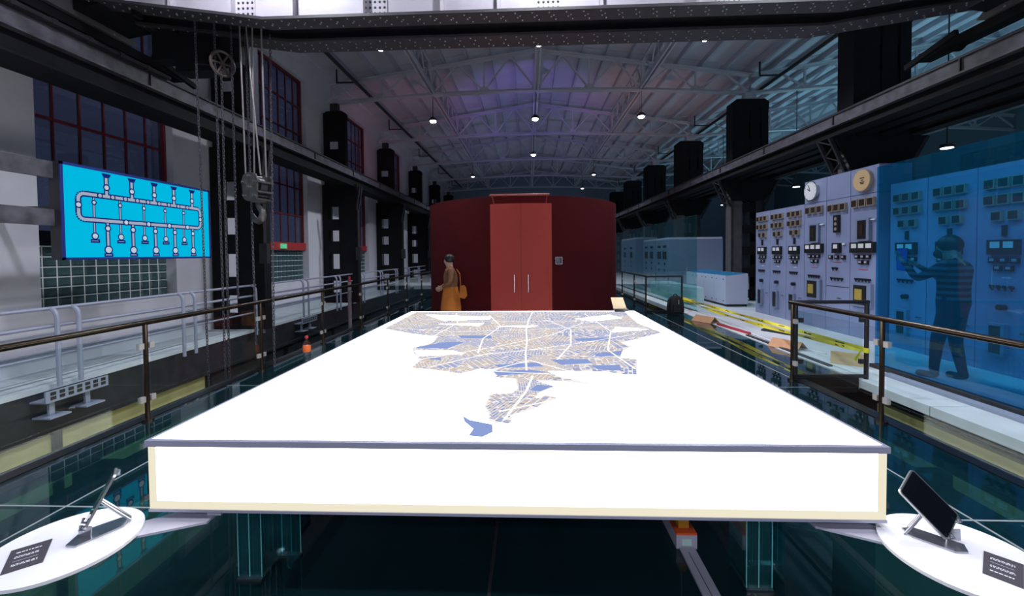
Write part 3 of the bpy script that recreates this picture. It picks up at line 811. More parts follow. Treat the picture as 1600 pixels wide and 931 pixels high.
MB().cyl((3.345, 5.33, 0.0), (3.345, 5.33, 0.95), 0.020, 10).build('post', blackpl, t, True)
MB().cyl((4.20, 5.33, 0.0), (4.20, 5.33, 0.96), 0.026, 10).build('post', blackpl, t, True)
MB().box((3.37, 5.325, 0.07), (4.15, 5.335, 0.86)).build('glass_panel', bal_g, t)
MB().box((3.3, 5.31, 0.02), (4.2, 5.35, 0.055)).build('bottom_rail', blackpl, t)
for z in (0.22, 0.74):
    for x in (3.40, 4.14): MB().cbox((x, 5.33, z), (0.05, 0.035, 0.055)).build('glass_clamp', darkst, t)
t = balustrade('glass_balustrade', 3.16, [11.35, 12.6, 14.2, 15.9, 17.6, 19.3], 'far right glass balustrade with black rails beyond the backpack', 1)
MB().tube([(3.16, 11.28, 0.965), (4.10, 11.28, 0.965)], 0.026, 8).build('return_handrail', blackpl, t, True)
MB().cyl((4.09, 11.28, 0.0), (4.09, 11.28, 0.96), 0.026, 8).build('post', blackpl, t, True)
MB().box((3.2, 11.275, 0.07), (4.04, 11.285, 0.86)).build('glass_panel', bal_g, t)
MB().box((3.16, 11.26, 0.0), (4.1, 11.30, 0.05)).build('bottom_rail', blackpl, t)

# ================================================================== LIGHT TABLE
TX0, TX1, TY0, TY1, TZ0, TZ1 = -1.605, 1.395, 1.665, 5.58, 0.530, 0.833
TCX = (TX0 + TX1) / 2
tb = thing('light_table', (TCX, (TY0 + TY1) / 2, 0), 'huge glowing white light table printed with a city map', 'table')
MB().box((TX0 + 0.01, TY0 + 0.01, TZ1 - 0.012), (TX1 - 0.01, TY1 - 0.01, TZ1 - 0.001)).build('table_top', top_e, tb)
m = MB()   # silver trim round the top edge
for (a, b) in (((TX0 - 0.008, TY0 - 0.008, TZ1 - 0.024), (TX1 + 0.008, TY0 + 0.012, TZ1 + 0.001)), ((TX0 - 0.008, TY1 - 0.012, TZ1 - 0.024), (TX1 + 0.008, TY1 + 0.008, TZ1 + 0.001)),
               ((TX0 - 0.008, TY0 + 0.012, TZ1 - 0.024), (TX0 + 0.006, TY1 - 0.012, TZ1 + 0.001)), ((TX1 - 0.006, TY0 + 0.012, TZ1 - 0.024), (TX1 + 0.008, TY1 - 0.012, TZ1 + 0.001))):
    m.box(a, b)
m.build('top_trim', silver, tb)
zf0, zf1 = TZ0 + 0.012, TZ1 - 0.025
MB().box((TX0 + 0.035, TY0 - 0.002, zf0 + 0.035), (TX1 - 0.035, TY0 + 0.01, zf1 - 0.002)).build('front_diffuser', front_e, tb)
MB().box((TX0, TY0, zf0), (TX0 + 0.035, TY0 + 0.011, zf1)).box((TX1 - 0.035, TY0, zf0), (TX1, TY0 + 0.011, zf1)).box((TX0 + 0.035, TY0, zf0), (TX1 - 0.035, TY0 + 0.011, zf0 + 0.035)).build('front_falloff', falloff_e, tb)
MB().box((TX0, TY0 + 0.012, zf0), (TX0 + 0.012, TY1 - 0.012, zf1)).build('side_diffuser', front_e, tb)
MB().box((TX1 - 0.012, TY0 + 0.012, zf0), (TX1, TY1 - 0.012, zf1)).build('side_diffuser', front_e, tb)
MB().box((TX0, TY1 - 0.012, zf0), (TX1, TY1, zf1)).build('rear_diffuser', front_e, tb)
MB().box((TX0 - 0.003, TY0 - 0.003, TZ0), (TX1 + 0.003, TY1 + 0.003, TZ0 + 0.011)).build('bottom_trim', silver, tb)
for x in (-0.60, -0.08, 0.46):
    MB().box((x - 0.045, TY0 + 0.05, TZ0 - 0.022), (x + 0.045, TY0 + 0.13, TZ0 - 0.001)).build('underside_bracket', chrome, tb)
for lx in (-1.36, 1.10):
    for ly in (2.05, 5.0):
        lg = MB()
        w_ = 0.085
        for (a, b) in (((lx - w_, ly - w_), (lx + 0.03, ly - w_ + 0.012)), ((lx - w_, ly - w_), (lx - w_ + 0.012, ly + w_)),
                       ((lx + 0.018, ly - w_), (lx + 0.03, ly + w_)), ((lx + 0.018, ly + w_ - 0.012), (lx + 0.13, ly + w_)), ((lx + 0.118, ly - 0.02), (lx + 0.13, ly + w_))):
            lg.box((a[0], a[1], 0.012), (b[0], b[1], TZ0 - 0.001))
        L_ = lg.build('glass_leg', leg_g, tb)
        for ex_, ey_ in ((lx - w_ - 0.002, ly - w_ - 0.002), (lx + 0.031, ly - w_ - 0.002), (lx - 0.03, ly - w_ - 0.002), (lx + 0.03, ly + w_), (lx + 0.131, ly + w_), (lx + 0.08, ly + w_)):
            MB().cbox((ex_, ey_, 0.27), (0.003, 0.003, 0.50)).build('glass_edge', edge_m, L_)
        MB().box((lx - w_ - 0.005, ly - w_ - 0.012, 0.0), (lx + 0.035, ly - w_ + 0.02, 0.014)).box((lx + 0.015, ly + w_ - 0.02, 0.0), (lx + 0.135, ly + w_ + 0.012, 0.014)).build('foot_plate', chrome, L_)

# ---- the printed map: street blocks inside the city outline
OUT = [(-1.52, 5.54), (-1.52, 4.27), (-1.14, 3.99), (-0.86, 3.84), (-0.85, 3.58), (-0.97, 3.38), (-0.91, 3.21), (-0.8, 2.97), (-0.81, 2.78), (-0.65, 2.73), (-0.44, 2.64), (-0.33, 2.76), (-0.25, 2.74), (-0.21, 2.56), (-0.09, 2.54), (-0.07, 2.35), (-0.1, 2.28), (-0.22, 2.26), (-0.23, 2.07), (-0.2, 1.99), (-0.19, 1.89), (-0.11, 1.86), (-0.08, 1.87), (-0.09, 1.96), (0.0, 2.02), (0.15, 2.2), (0.09, 2.25), (0.03, 2.19), (0.06, 2.3), (0.15, 2.39), (0.05, 2.5), (0.2, 2.49), (0.38, 2.42), (0.29, 2.52), (0.18, 2.6), (0.12, 2.71), (0.34, 2.69), (0.48, 2.69), (0.62, 2.62), (0.68, 2.63), (0.78, 3.03), (0.67, 3.06), (0.72, 3.24), (0.86, 3.46), (0.79, 3.57), (1.28, 4.02), (1.19, 4.6), (1.26, 5.5)]
HOLES = [[(-1.32, 5.26), (-0.46, 5.07), (-0.47, 4.88), (-0.99, 4.78)], [(-1.0, 4.55), (-0.5, 4.62), (-0.55, 4.42)], [(0.55, 4.9), (1.0, 5.2), (1.1, 4.95), (0.7, 4.7)],
         [(0.9, 4.35), (1.2, 4.2), (0.8, 4.05)], [(-0.35, 4.4), (0.1, 4.45), (0.0, 4.33)], [(-0.92, 3.3), (-0.6, 3.28), (-0.5, 3.18), (-0.85, 3.1)]]
PARKS = [[(-0.96, 3.38), (-0.76, 3.60), (-0.56, 3.62), (-0.67, 3.35)], [(0.5, 3.18), (0.73, 3.28), (0.68, 3.12), (0.49, 3.09)], [(-0.68, 3.9), (-0.36, 3.9), (-0.34, 3.76), (-0.62, 3.77)],
         [(-0.25, 2.86), (0.05, 2.92), (0.1, 2.82), (-0.2, 2.78)], [(0.15, 3.0), (0.42, 3.02), (0.44, 2.9), (0.22, 2.86)], [(0.42, 2.85), (0.62, 2.86), (0.60, 2.72), (0.45, 2.74)], [(-0.24, 2.70), (0.0, 2.74), (0.12, 2.68), (-0.2, 2.6)],
         [(0.04, 2.42), (0.14, 2.4), (0.06, 2.30), (0.0, 2.32)], [(-0.78, 3.02), (-0.66, 3.06), (-0.64, 2.98)], [(0.4, 3.75), (0.75, 3.8), (0.72, 3.66), (0.42, 3.64)]]
def inside(p, poly):
    c = False; n = len(poly); j = n - 1
    for i in range(n):
        xi, yi = poly[i]; xj, yj = poly[j]
        if (yi > p[1]) != (yj > p[1]) and p[0] < (xj - xi) * (p[1] - yi) / (yj - yi) + xi: c = not c
        j = i
    return c
seeds = []
for _ in range(300):
    seeds.append((random.uniform(-1.55, 1.35), random.uniform(1.8, 5.55), random.choice((0.05, 0.05, 0.4, -0.35, 0.75, 1.2)) + random.uniform(-0.15, 0.15), random.choice((0.014, 0.017, 0.020, 0.026)), random.random()))
def near(p):
    best = None; b2 = None; bi = -1
    for i, s in enumerate(seeds):
        d = (p[0] - s[0]) ** 2 + (p[1] - s[1]) ** 2
        if best is None or d < best: best = d; bi = i
    return bi
blocks = {'b': MB(), 'm': MB(), 'g': MB()}
zb_ = TZ1 + 0.0012
area = sum(OUT[i][0] * OUT[(i + 1) % len(OUT)][1] - OUT[(i + 1) % len(OUT)][0] * OUT[i][1] for i in range(len(OUT)))
MB().add([(x, y, TZ1 + 0.0004) for x, y in (OUT if area > 0 else OUT[::-1])], [tuple(range(len(OUT)))]).build('map_ground', map_base, tb)
for h in HOLES:
    area = sum(h[i][0] * h[(i + 1) % len(h)][1] - h[(i + 1) % len(h)][0] * h[i][1] for i in range(len(h)))
    MB().add([(x, y, TZ1 + 0.0008) for x, y in (h if area > 0 else h[::-1])], [tuple(range(len(h)))]).build('map_blank', top_e, tb)
for si, (sx, sy, a, cs, hue) in enumerate(seeds):
    c, s = math.cos(a), math.sin(a)
    asp = random.choice((1.0, 1.6, 2.2)); n = int(0.24 / cs)
    for i in range(-n, n + 1):
        for j in range(-n, n + 1):
            u, v = i * cs * asp, j * cs
            if abs(u) > 0.26: continue
            def W(du, dv): return (sx + (u + du) * c - (v + dv) * s, sy + (u + du) * s + (v + dv) * c)
            ctr = W(0, 0)
            if not inside(ctr, OUT) or near(ctr) != si: continue
            if any(inside(ctr, h) for h in HOLES) or any(inside(ctr, h) for h in PARKS): continue
            if random.random() < 0.07: continue
            hx, hy = cs * asp * 0.41, cs * 0.39
            q = [W(-hx, -hy), W(hx, -hy), W(hx, hy), W(-hx, hy)]
            if not all(inside(p, OUT) for p in q): continue
            if near(q[0]) != si and near(q[2]) != si: continue
            r = 0.2 + 0.6 * hue + random.uniform(-0.3, 0.3) + (0.12 if ctr[0] > 0.2 else -0.10)
            key = 'g' if r < 0.42 else ('m' if r < 0.62 else 'b')
            blocks[key].add([(p[0], p[1], zb_) for p in q], [(0, 1, 2, 3)])
for k, mm, nm in (('b', map_blue, 'map_print'), ('m', map_mid, 'map_print'), ('g', map_beige, 'map_print')):
    blocks[k].build(nm, mm, tb)['kind'] = 'stuff'
LAKE = [(-0.32, 1.95), (-0.28, 1.90), (-0.17, 1.85), (-0.16, 1.77), (-0.20, 1.72), (-0.26, 1.73), (-0.25, 1.80), (-0.30, 1.88)]
MB().add([(x, y, zb_) for x, y in LAKE], [tuple(range(7, -1, -1))]).build('map_lake', lake_e, tb)
m = MB()
for p in PARKS: 
    area = sum(p[i][0] * p[(i + 1) % len(p)][1] - p[(i + 1) % len(p)][0] * p[i][1] for i in range(len(p)))
    q = p if area > 0 else p[::-1]
    MB().add([(x, y, zb_ + 0.0003) for x, y in q], [tuple(range(len(q)))]).build('map_park', lake_e, tb)
# white roads drawn over the map
m = MB()
ROADS = [[(-0.02, 2.72), (-0.03, 3.2), (-0.02, 3.6), (-0.03, 4.2), (0.0, 4.9), (0.05, 5.5)], [(-0.3, 2.68), (0.0, 2.98), (0.3, 2.66)], [(-0.7, 2.78), (-0.35, 3.15), (0.0, 3.3), (0.5, 3.6), (1.0, 3.95)],
         [(-1.4, 4.3), (-0.7, 4.1), (0.0, 4.2), (0.6, 4.35), (1.2, 4.3)], [(0.2, 3.0), (0.35, 3.5), (0.42, 4.2), (0.2, 4.8)], [(-0.4, 3.2), (-0.42, 3.75), (-0.3, 4.4), (-0.5, 5.2)], [(0.0, 3.3), (0.3, 3.32)],
         [(-0.12, 1.9), (-0.02, 2.3), (0.02, 2.6)], [(-1.3, 4.9), (-0.6, 4.7), (0.2, 4.75), (1.1, 4.55)], [(0.7, 2.75), (0.62, 3.3), (0.8, 4.1), (0.7, 5.3)], [(-0.8, 3.0), (-0.3, 3.4), (0.2, 3.9), (0.6, 4.6)], [(-0.9, 3.9), (-0.8, 4.6), (-0.95, 5.4)], [(-0.25, 2.7), (0.25, 2.62)], [(-0.15, 2.0), (0.1, 2.15)]]
for rd in ROADS:
    for i in range(len(rd) - 1):
        a = Vector(rd[i]); b = Vector(rd[i + 1]); d = (b - a).normalized(); nn = Vector((-d.y, d.x)) * 0.007
        q = [a - nn, b - nn, b + nn, a + nn]
        m.add([(p.x, p.y, zb_ + 0.0006) for p in q], [(0, 1, 2, 3)])
m.build('map_roads', map_road, tb)

# ---- card stand at the far corner of the table
t = thing('card_stand', (1.20, 5.60, TZ1), 'small tan card on a dark stand at the far right table corner', 'card stand')
MB().box((1.12, 5.47, TZ1 + 0.001), (1.30, 5.58, TZ1 + 0.035)).build('stand_base', darkst, t)
MB().prism([(1.115, 5.52, TZ1 + 0.035), (1.285, 5.52, TZ1 + 0.035), (1.255, 5.60, TZ1 + 0.17), (1.095, 5.60, TZ1 + 0.17)], (0, 0.012, 0.004)).build('card', mat('tan_card', (0.75, 0.58, 0.36), 0.7), t)

# ---- round shelves, tablets, stands, plaques at both front corners
def tablet_side(side):
    if side == 'left':
        cx, cy, r = -1.785, 1.50, 0.228
        q = [(-1.701, 1.486, 0.565), (-1.799, 1.587, 0.544), (-1.752, 1.667, 0.716), (-1.655, 1.567, 0.737)]
        pl = [(-1.834, 1.337), (-1.758, 1.402), (-1.863, 1.520), (-1.942, 1.451)]
        base = [(-1.764, 1.480), (-1.722, 1.478), (-1.655, 1.60), (-1.672, 1.645), (-1.715, 1.65), (-1.79, 1.56)]
    else:
        cx, cy, r = 1.55, 1.535, 0.232
        q = [(1.534, 1.567, 0.529), (1.645, 1.639, 0.580), (1.532, 1.711, 0.724), (1.421, 1.639, 0.672)]
        pl = [(1.525, 1.441), (1.585, 1.376), (1.704, 1.481), (1.640, 1.547)]
        base = [(1.455, 1.665), (1.452, 1.615), (1.53, 1.535), (1.575, 1.535), (1.60, 1.575), (1.50, 1.67)]
    zt = 0.506
    s = thing('round_shelf', (cx, cy, zt - 0.012), 'white round shelf plate bracketed under the %s front corner of the light table' % side, 'shelf')
    n = 48
    MB().prism([(cx + r * math.cos(2 * PI * i / n), cy + r * math.sin(2 * PI * i / n), zt - 0.012) for i in range(n)], (0, 0, 0.012)).build('shelf_plate', shelfw, s)
    xi = TX0 + 0.25 if side == 'left' else TX1 - 0.25
    MB().prism([(xi, cy + 0.16, zt - 0.022), (xi, cy + 0.34, zt - 0.022), (cx, cy + 0.05, zt - 0.022), (cx, cy - 0.03, zt - 0.022)] if side == 'left' else
               [(cx, cy - 0.03, zt - 0.022), (cx, cy + 0.05, zt - 0.022), (xi, cy + 0.34, zt - 0.022), (xi, cy + 0.16, zt - 0.022)], (0, 0, 0.009)).build('support_arm', greypl, s)
    MB().box((xi - 0.03, cy + 0.2, zt - 0.012), (xi + 0.03, cy + 0.3, TZ0 - 0.0005)).build('arm_post', greypl, s)
    # tablet
    Q = [Vector(p) for p in q]
    ctr = sum(Q, Vector()) / 4; rx = (Q[1] - Q[0]).normalized(); uy = (Q[3] - Q[0]).normalized(); nz = rx.cross(uy).normalized()
    if nz.z < 0: nz = -nz
    W2 = (Q[1] - Q[0]).length / 2; H2 = (Q[3] - Q[0]).length / 2
    def TP(a, b, c): return ctr + rx * a + uy * b + nz * c
    t = thing('tablet', tuple(ctr - uy * H2), 'slim tablet leaning on its stand on the %s round shelf, dark screen' % side, 'tablet')
    def rr(w2, h2, rad):
        P = []
        for sx, sy, a0 in ((1, 1, 0), (-1, 1, 90), (-1, -1, 180), (1, -1, 270)):
            for k in range(4):
                a = math.radians(a0 + 30 * k); P.append((sx * (w2 - rad) + rad * math.cos(a), sy * (h2 - rad) + rad * math.sin(a)))
        return P
    MB().prism([TP(a, b, -0.008) for a, b in rr(W2, H2, 0.012)], nz * 0.008).build('tablet_body', tabs, t)
    MB().prism([TP(a, b, 0.0002) for a, b in rr(W2 - 0.005, H2 - 0.005, 0.009)], nz * 0.0006).build('tablet_screen', scr, t)
    MB().prism([TP(a - W2 * 0.5, b + H2 * 0.72, -0.011) for a, b in rr(0.012, 0.02, 0.006)], nz * 0.003).build('rear_camera', blackpl, t)
    # stand
    bx = sum(p[0] for p in base) / len(base); by = sum(p[1] for p in base) / len(base)
    st = thing('tablet_stand', (bx, by, zt), 'polished metal tablet stand with open base plate on the %s round shelf' % side, 'tablet stand')
    MB().prism([(p[0], p[1], zt + 0.0005) for p in base], (0, 0, 0.006)).build('base_plate', standm, st)
    back = TP(0, -0.01, -0.010); foot = Vector((base[3][0], base[3][1], zt + 0.006)) if side == 'left' else Vector((base[0][0], base[0][1] - 0.02, zt + 0.006))
    d = rx * 0.022
    m = MB()
    for sgn in (-1, 1): m.tube([back + d * sgn, back * 0.45 + foot * 0.55 + d * sgn * 1.15, foot + d * sgn], 0.0045, 8)
    m.tube([foot - d, foot + d], 0.0045, 8)
    m.build('back_leg', standm, st, True)
    MB().prism([TP(a, b - 0.01, -0.0105) for a, b in rr(0.035, 0.03, 0.008)], nz * 0.002).build('back_rest', standm, st)
    m = MB()
    for a in (-0.045, 0.045):
        p0 = TP(a, -H2 - 0.005, -0.008); m.tube([p0, TP(a, -H2 - 0.006, 0.008), TP(a, -H2 + 0.010, 0.010)], 0.005, 8)
    m.build('front_clips', standm, st, True)
    m = MB(); fr = Vector((bx, by, zt + 0.006)); m.bar(TP(0, -H2 - 0.004, -0.006), (TP(0, -H2, 0).x, TP(0, -H2, 0).y, zt + 0.003), 0.05, 0.004); m.build('front_web', standm, st)
    # plaque
    p = thing('text_plaque', (pl[0][0], pl[0][1], zt), 'small charcoal plaque with white text lines on the %s round shelf' % side, 'plaque')
    MB().prism([(x, y, zt + 0.0005) for x, y in pl], (0, 0, 0.003)).build('plaque_card', plaqm, p)
    A = Vector((*pl[0], zt + 0.004)); B = Vector((*pl[1], zt + 0.004)); D = Vector((*pl[3], zt + 0.004))
    eu, ev = B - A, D - A
    m = MB()
    def ln(u0, u1, v, th):
        P0 = A + eu * u0 + ev * (v - th); P1 = A + eu * u1 + ev * (v - th); P2 = A + eu * u1 + ev * (v + th); P3 = A + eu * u0 + ev * (v + th)
        m.add([P0, P1, P2, P3], [(0, 1, 2, 3)])
    rows = ((0.22, 0.018), (0.40, 0.012), (0.45, 0.012), (0.60, 0.004), (0.74, 0.012), (0.79, 0.012))
    for v, th in rows:
        v_ = v if side == 'right' else 1 - v
        u = 0.18
        while u < 0.8:
            L = random.uniform(0.04, 0.12) if th > 0.005 else 0.62
            ln(u, min(0.82, u + L), v_, th); u += L + 0.025
    m.build('plaque_text', textw, p)
tablet_side('left'); tablet_side('right')

# ---- power strip under the table
ps = thing('power_strip', (0.85, 2.36, 0), 'orange topped grey power strip on the glass floor under the table', 'power strip')
MB().prism([(0.785, 2.24, 0.0), (0.895, 2.24, 0.0), (0.895, 2.52, 0.0), (0.785, 2.52, 0.0)], (0, 0, 0.075)).build('strip_body', greypl, ps)
MB().box((0.785, 2.241, 0.075), (0.895, 2.52, 0.085)).build('strip_top', orangep, ps)
MB().box((0.815, 2.237, 0.02), (0.865, 2.24, 0.055)).build('rating_label', mat('pale_label', (0.5, 0.7, 0.65), 0.6), ps)
pg = thing('amber_plug', (0.84, 2.31, 0.086), 'amber plug with its cord pushed into the orange power strip', 'plug')
MB().box((0.812, 2.285, 0.0855), (0.868, 2.335, 0.145)).box((0.822, 2.293, 0.145), (0.858, 2.327, 0.165)).build('plug_body', yelplug, pg)
MB().tube([(0.84, 2.31, 0.165), (0.845, 2.33, 0.3), (0.86, 2.38, 0.528)], 0.006, 6).build('plug_cord', greypl, pg, True)
du = thing('cable_duct', (0.84, 2.2, 0), 'flat grey floor cable duct running from the power strip toward the camera', 'cable duct')
MB().prism([(0.80, 2.235, 0.0), (0.88, 2.235, 0.0), (0.845, -0.5, 0.0), (0.765, -0.5, 0.0)][::-1], (0, 0, 0.012)).build('duct_cover', greypl, du)
MB().box((0.833, 0.0, 0.0121), (0.836, 2.2, 0.0135)).build('duct_groove', darkst, du)

# ================================================================== RED DRUM
DC, DR_ = (-0.16, 11.5), 2.5
dm = thing('red_drum_room', (DC[0], DC[1], 0), 'tall dark red cylindrical exhibit room behind the light table', 'exhibit room')
def arc(r, a0, a1, n): return [(DC[0] + r * math.sin(a0 + (a1 - a0) * i / n), DC[1] - r * math.cos(a0 + (a1 - a0) * i / n)) for i in range(n + 1)]
n = 96
P = arc(DR_, -PI, PI, n)[:-1]; Pi = arc(DR_ - 0.06, -PI, PI, n)[:-1]
m = MB(); k = len(P)
vs = [(x, y, 0.0) for x, y in P] + [(x, y, 2.86) for x, y in P] + [(x, y, 2.86) for x, y in Pi] + [(x, y, 2.6) for x, y in Pi]
fs = []
for i in range(k):
    j = (i + 1) % k
    fs += [(i, j, k + j, k + i), (k + i, k + j, 2 * k + j, 2 * k + i), (2 * k + i, 2 * k + j, 3 * k + j, 3 * k + i)]
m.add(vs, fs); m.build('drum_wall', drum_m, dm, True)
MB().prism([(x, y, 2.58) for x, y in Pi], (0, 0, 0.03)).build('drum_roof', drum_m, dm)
def curved(a0, a1, r0, r1, z0, z1, n=16):
    o_, i_ = arc(r1, a0, a1, n), arc(r0, a0, a1, n); m = MB(); k = n + 1
    vs = [(x, y, z0) for x, y in o_] + [(x, y, z1) for x, y in o_] + [(x, y, z0) for x, y in i_] + [(x, y, z1) for x, y in i_]
    fs = []
    for i in range(n):
        fs += [(i, i + 1, k + i + 1, k + i), (k + i, k + i + 1, 3 * k + i + 1, 3 * k + i), (2 * k + i + 1, 2 * k + i, 3 * k + i, 3 * k + i + 1), (2 * k + i, 2 * k + i + 1, i + 1, i)]
    fs += [(0, k, 3 * k, 2 * k), (n, 2 * k + n, 3 * k + n, k + n)]
    return m.add(vs, fs)
da = math.asin(0.655 / 2.5)
for a0, a1 in ((-da, -0.0008), (0.0008, da)):
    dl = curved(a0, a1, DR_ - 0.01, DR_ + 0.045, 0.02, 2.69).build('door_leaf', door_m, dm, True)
    s = -1 if a0 < -0.01 else 1
    x = DC[0] + s * 0.15; yy = DC[1] - DR_ - 0.075
    hm = MB(); hm.cyl((x, yy, 0.78), (x, yy, 1.16), 0.014, 10)
    for z in (0.83, 1.11): hm.cyl((x, yy, z), (x, yy + 0.04, z), 0.010, 8)
    hm.build('door_handle', chrome, dl, True)
MB().cyl((-0.80, 8.68, 2.83), (0.44, 8.68, 2.83), 0.022, 8).build('lamp_bar', barred, dm, True)
for x in (-0.76, 0.40):
    MB().cyl((x, 8.68, 2.83), (x * 0.97, 9.0, 2.70), 0.016, 8).build('bar_arm', barred, dm, True)
fx = 0.66; fa = math.asin((fx - DC[0]) / DR_); fy = DC[1] - math.sqrt(DR_ ** 2 - (fx - DC[0]) ** 2)
nt_ = thing('framed_notice', (fx, fy, 1.45), 'small framed dark notice on the red drum wall right of the door', 'notice')
curved(fa - 0.032, fa + 0.032, DR_ + 0.001, DR_ + 0.010, 1.37, 1.53, 3).build('notice_panel', plaqm, nt_)
for z0, z1 in ((1.37, 1.382), (1.518, 1.53)):
    curved(fa - 0.032, fa + 0.032, DR_ + 0.002, DR_ + 0.014, z0, z1, 3).build('notice_frame', textw, nt_)
for a in (-0.032, 0.027):
    curved(fa + a, fa + a + 0.005, DR_ + 0.002, DR_ + 0.014, 1.37, 1.53, 2).build('notice_frame', textw, nt_)
m = MB()
for k_ in range(5):
    tm = curved(fa - 0.02, fa + 0.01 + 0.003 * (k_ % 3), DR_ + 0.0102, DR_ + 0.011, 1.41 + 0.02 * k_, 1.415 + 0.02 * k_, 2); m.add(tm.v, tm.f)
m.build('notice_text', textw, nt_)

# ================================================================== SWITCHBOARD
XB = 6.05
sw_parts = {}
def rect(name, m_, par, y, z, wy, hz, d=0.03, x=XB):
    return MB().box((x - d, y - wy / 2, z - hz / 2), (x, y + wy / 2, z + hz / 2)).build(name, m_, par)
def gauge(par, y, z, s=0.13):
    g = rect('gauge', gframe, par, y, z, s, s, 0.05); MB().box((XB - 0.054, y - s * 0.40, z - s * 0.40), (XB - 0.0505, y + s * 0.40, z + s * 0.40)).build('gauge_face', gface, g)
def meterbar(par, y, z, n, w=0.15):
    b = rect('meter_bank', blackpl, par, y, z, n * w + 0.05, 0.19, 0.05)
    for i in range(n):
        yy = y + (i - (n - 1) / 2) * w
        MB().box((XB - 0.056, yy - w * 0.36, z - 0.01), (XB - 0.0505, yy + w * 0.36, z + 0.07)).build('meter_face', lampwhite, b)
def squares(par, y, z, n, s=0.085, gap=0.125):
    for i in range(n):
        yy = y + (i - (n - 1) / 2) * gap
        q = rect('indicator', blackpl, par, yy, z, s, s * 0.85, 0.035); MB().box((XB - 0.038, yy - s * 0.3, z - s * 0.12), (XB - 0.0355, yy + s * 0.3, z + s * 0.28)).build('indicator_face', mat_dim, q)
mat_dim = mat('pale_pink_indicator', (0.42, 0.38, 0.42), 0.4)
def switches(par, y, z, n, gap=0.09):
    for i in range(n):
        yy = y + (i - (n - 1) / 2) * gap
        m = MB().cyl((XB - 0.03, yy, z), (XB, yy, z), 0.022, 10).bar((XB - 0.035, yy + 0.01, z + 0.02), (XB - 0.035, yy - 0.03, z - 0.045), 0.014, 0.014)
        m.build('rotary_switch', blackpl, par)
def winbox(par, y, z, wy, hz, inner):
    b = rect('window_box', swb_side, par, y, z, wy, hz, 0.055)
    MB().box((XB - 0.060, y - wy * 0.30, z - hz * 0.42), (XB - 0.0555, y + wy * 0.34, z + hz * 0.42)).build('window_glass', blackpl, b)
    if inner: MB().box((XB - 0.066, y - wy * 0.1, z - hz * 0.22), (XB - 0.0605, y + wy * 0.26, z + hz * 0.25)).build('brass_contacts', inner, b)
def cabinet(y0, y1, h, label, kind):
    t = thing('switchboard_cabinet', (XB, (y0 + y1) / 2, 0), label, 'cabinet', 'grey switchboard cabinets on the right')
    g = 0.006; y = (y0 + y1) / 2; W = y1 - y0
    if h > 3:
        MB().box((XB, y0 + g, 0), (XB + 0.55, y1 - g, 2.615)).build('cabinet_body', swb, t)
        MB().box((XB, y0 + g, 2.625), (XB + 0.55, y1 - g, h)).build('upper_panel', swb, t)
    else:
        MB().box((XB, y0 + g, 0), (XB + 0.55, y1 - g, h)).build('cabinet_body', swb, t)
    if kind in ('low', 'glass'):
        for i in range(3): gauge(t, y + (i - 1) * 0.165, 2.45); gauge(t, y + (i - 1) * 0.165, 2.24)
        for i in range(2): gauge(t, y + (i - 0.5) * 0.19 - 0.02, 2.03, 0.125)
        rect('slot_meter', blackpl, t, y, 1.84, 0.045, 0.14)
        meterbar(t, y, 1.63, 2); squares(t, y, 1.46, 3); squares(t, y, 1.36, 2)
        switches(t, y + 0.02, 1.12, 4, 0.075)
        rect('name_strip', textw, t, y - 0.02, 1.24, 0.10, 0.012, 0.004)
        MB().cyl((XB - 0.07, y, 0.86), (XB, y, 0.86), 0.04, 12).build('control_knob', blackpl, t)
        winbox(t, y + 0.05, 0.44, 0.20, 0.42, None)
        MB().box((XB - 0.045, y0 + 0.08, 0.55), (XB, y0 + 0.13, 0.57)).build('door_latch', chrome, t)
    elif kind in ('tall_a', 'tall_c'):
        z0 = 2.47
        for i in range(3): gauge(t, y + (i - 1) * 0.18, z0, 0.145)
        winbox(t, y - 0.02, 1.98, 0.30, 0.40, gface)
        MB().box((XB - 0.03, y0 + 0.05, 2.14), (XB, y0 + 0.16, 2.16)).build('door_latch', textw, t)
        meterbar(t, y, 1.66, 3, 0.165); squares(t, y, 1.49, 3); squares(t, y - 0.02, 1.39, 2)
        rect('name_strip', redpl, t, y, 1.26, 0.2, 0.012, 0.004)
        switches(t, y, 1.08, 5, 0.075)
        winbox(t, y, 0.80, 0.46, 0.42, brassm)
    else:
        for i in range(3): gauge(t, y + (i - 1) * 0.165, 2.45, 0.14)
        d = rect('relay_column', blackpl, t, y, 2.13, 0.13, 0.34, 0.05)
        for k in range(3): MB().cyl((XB - 0.054, y, 2.03 + 0.1 * k), (XB - 0.0505, y, 2.03 + 0.1 * k), 0.032, 12).build('relay_lens', gframe, d)
        meterbar(t, y, 1.66, 1); squares(t, y, 1.48, 3, 0.09, 0.165)
        rect('name_strip', redpl, t, y, 1.38, 0.2, 0.012, 0.004)
        switches(t, y + 0.05, 1.26, 2); switches(t, y, 1.06, 4)
        MB().box((XB - 0.002, y0 + 0.02, 0.895), (XB, y1 - 0.02, 0.91)).build('door_seam', darkst, t)
        rect('handle_plate', chrome, t, y - 0.06, 0.68, 0.10, 0.02, 0.02)
        MB().box((XB - 0.03, y0 + 0.10, 1.72), (XB, y0 + 0.17, 1.75)).build('door_latch', textw, t)
    return t
labs = ['low switchboard cabinet at the far left end of the grey row', 'second low switchboard cabinet from the far left end', 'third low switchboard cabinet, next to the tall clock cabinet',
        'tall switchboard cabinet under the white clock', 'tall switchboard cabinet between the white clock and the tan dial', 'tall switchboard cabinet under the tan dial']
ysw = [11.335, 10.682, 10.028, 9.386, 8.712, 8.082, 7.45]
for i in range(6):
    cabinet(ysw[i + 1], ysw[i], 2.63 if i < 3 else 3.10, labs[i], ['low', 'low', 'low', 'tall_a', 'tall_b', 'tall_c'][i])
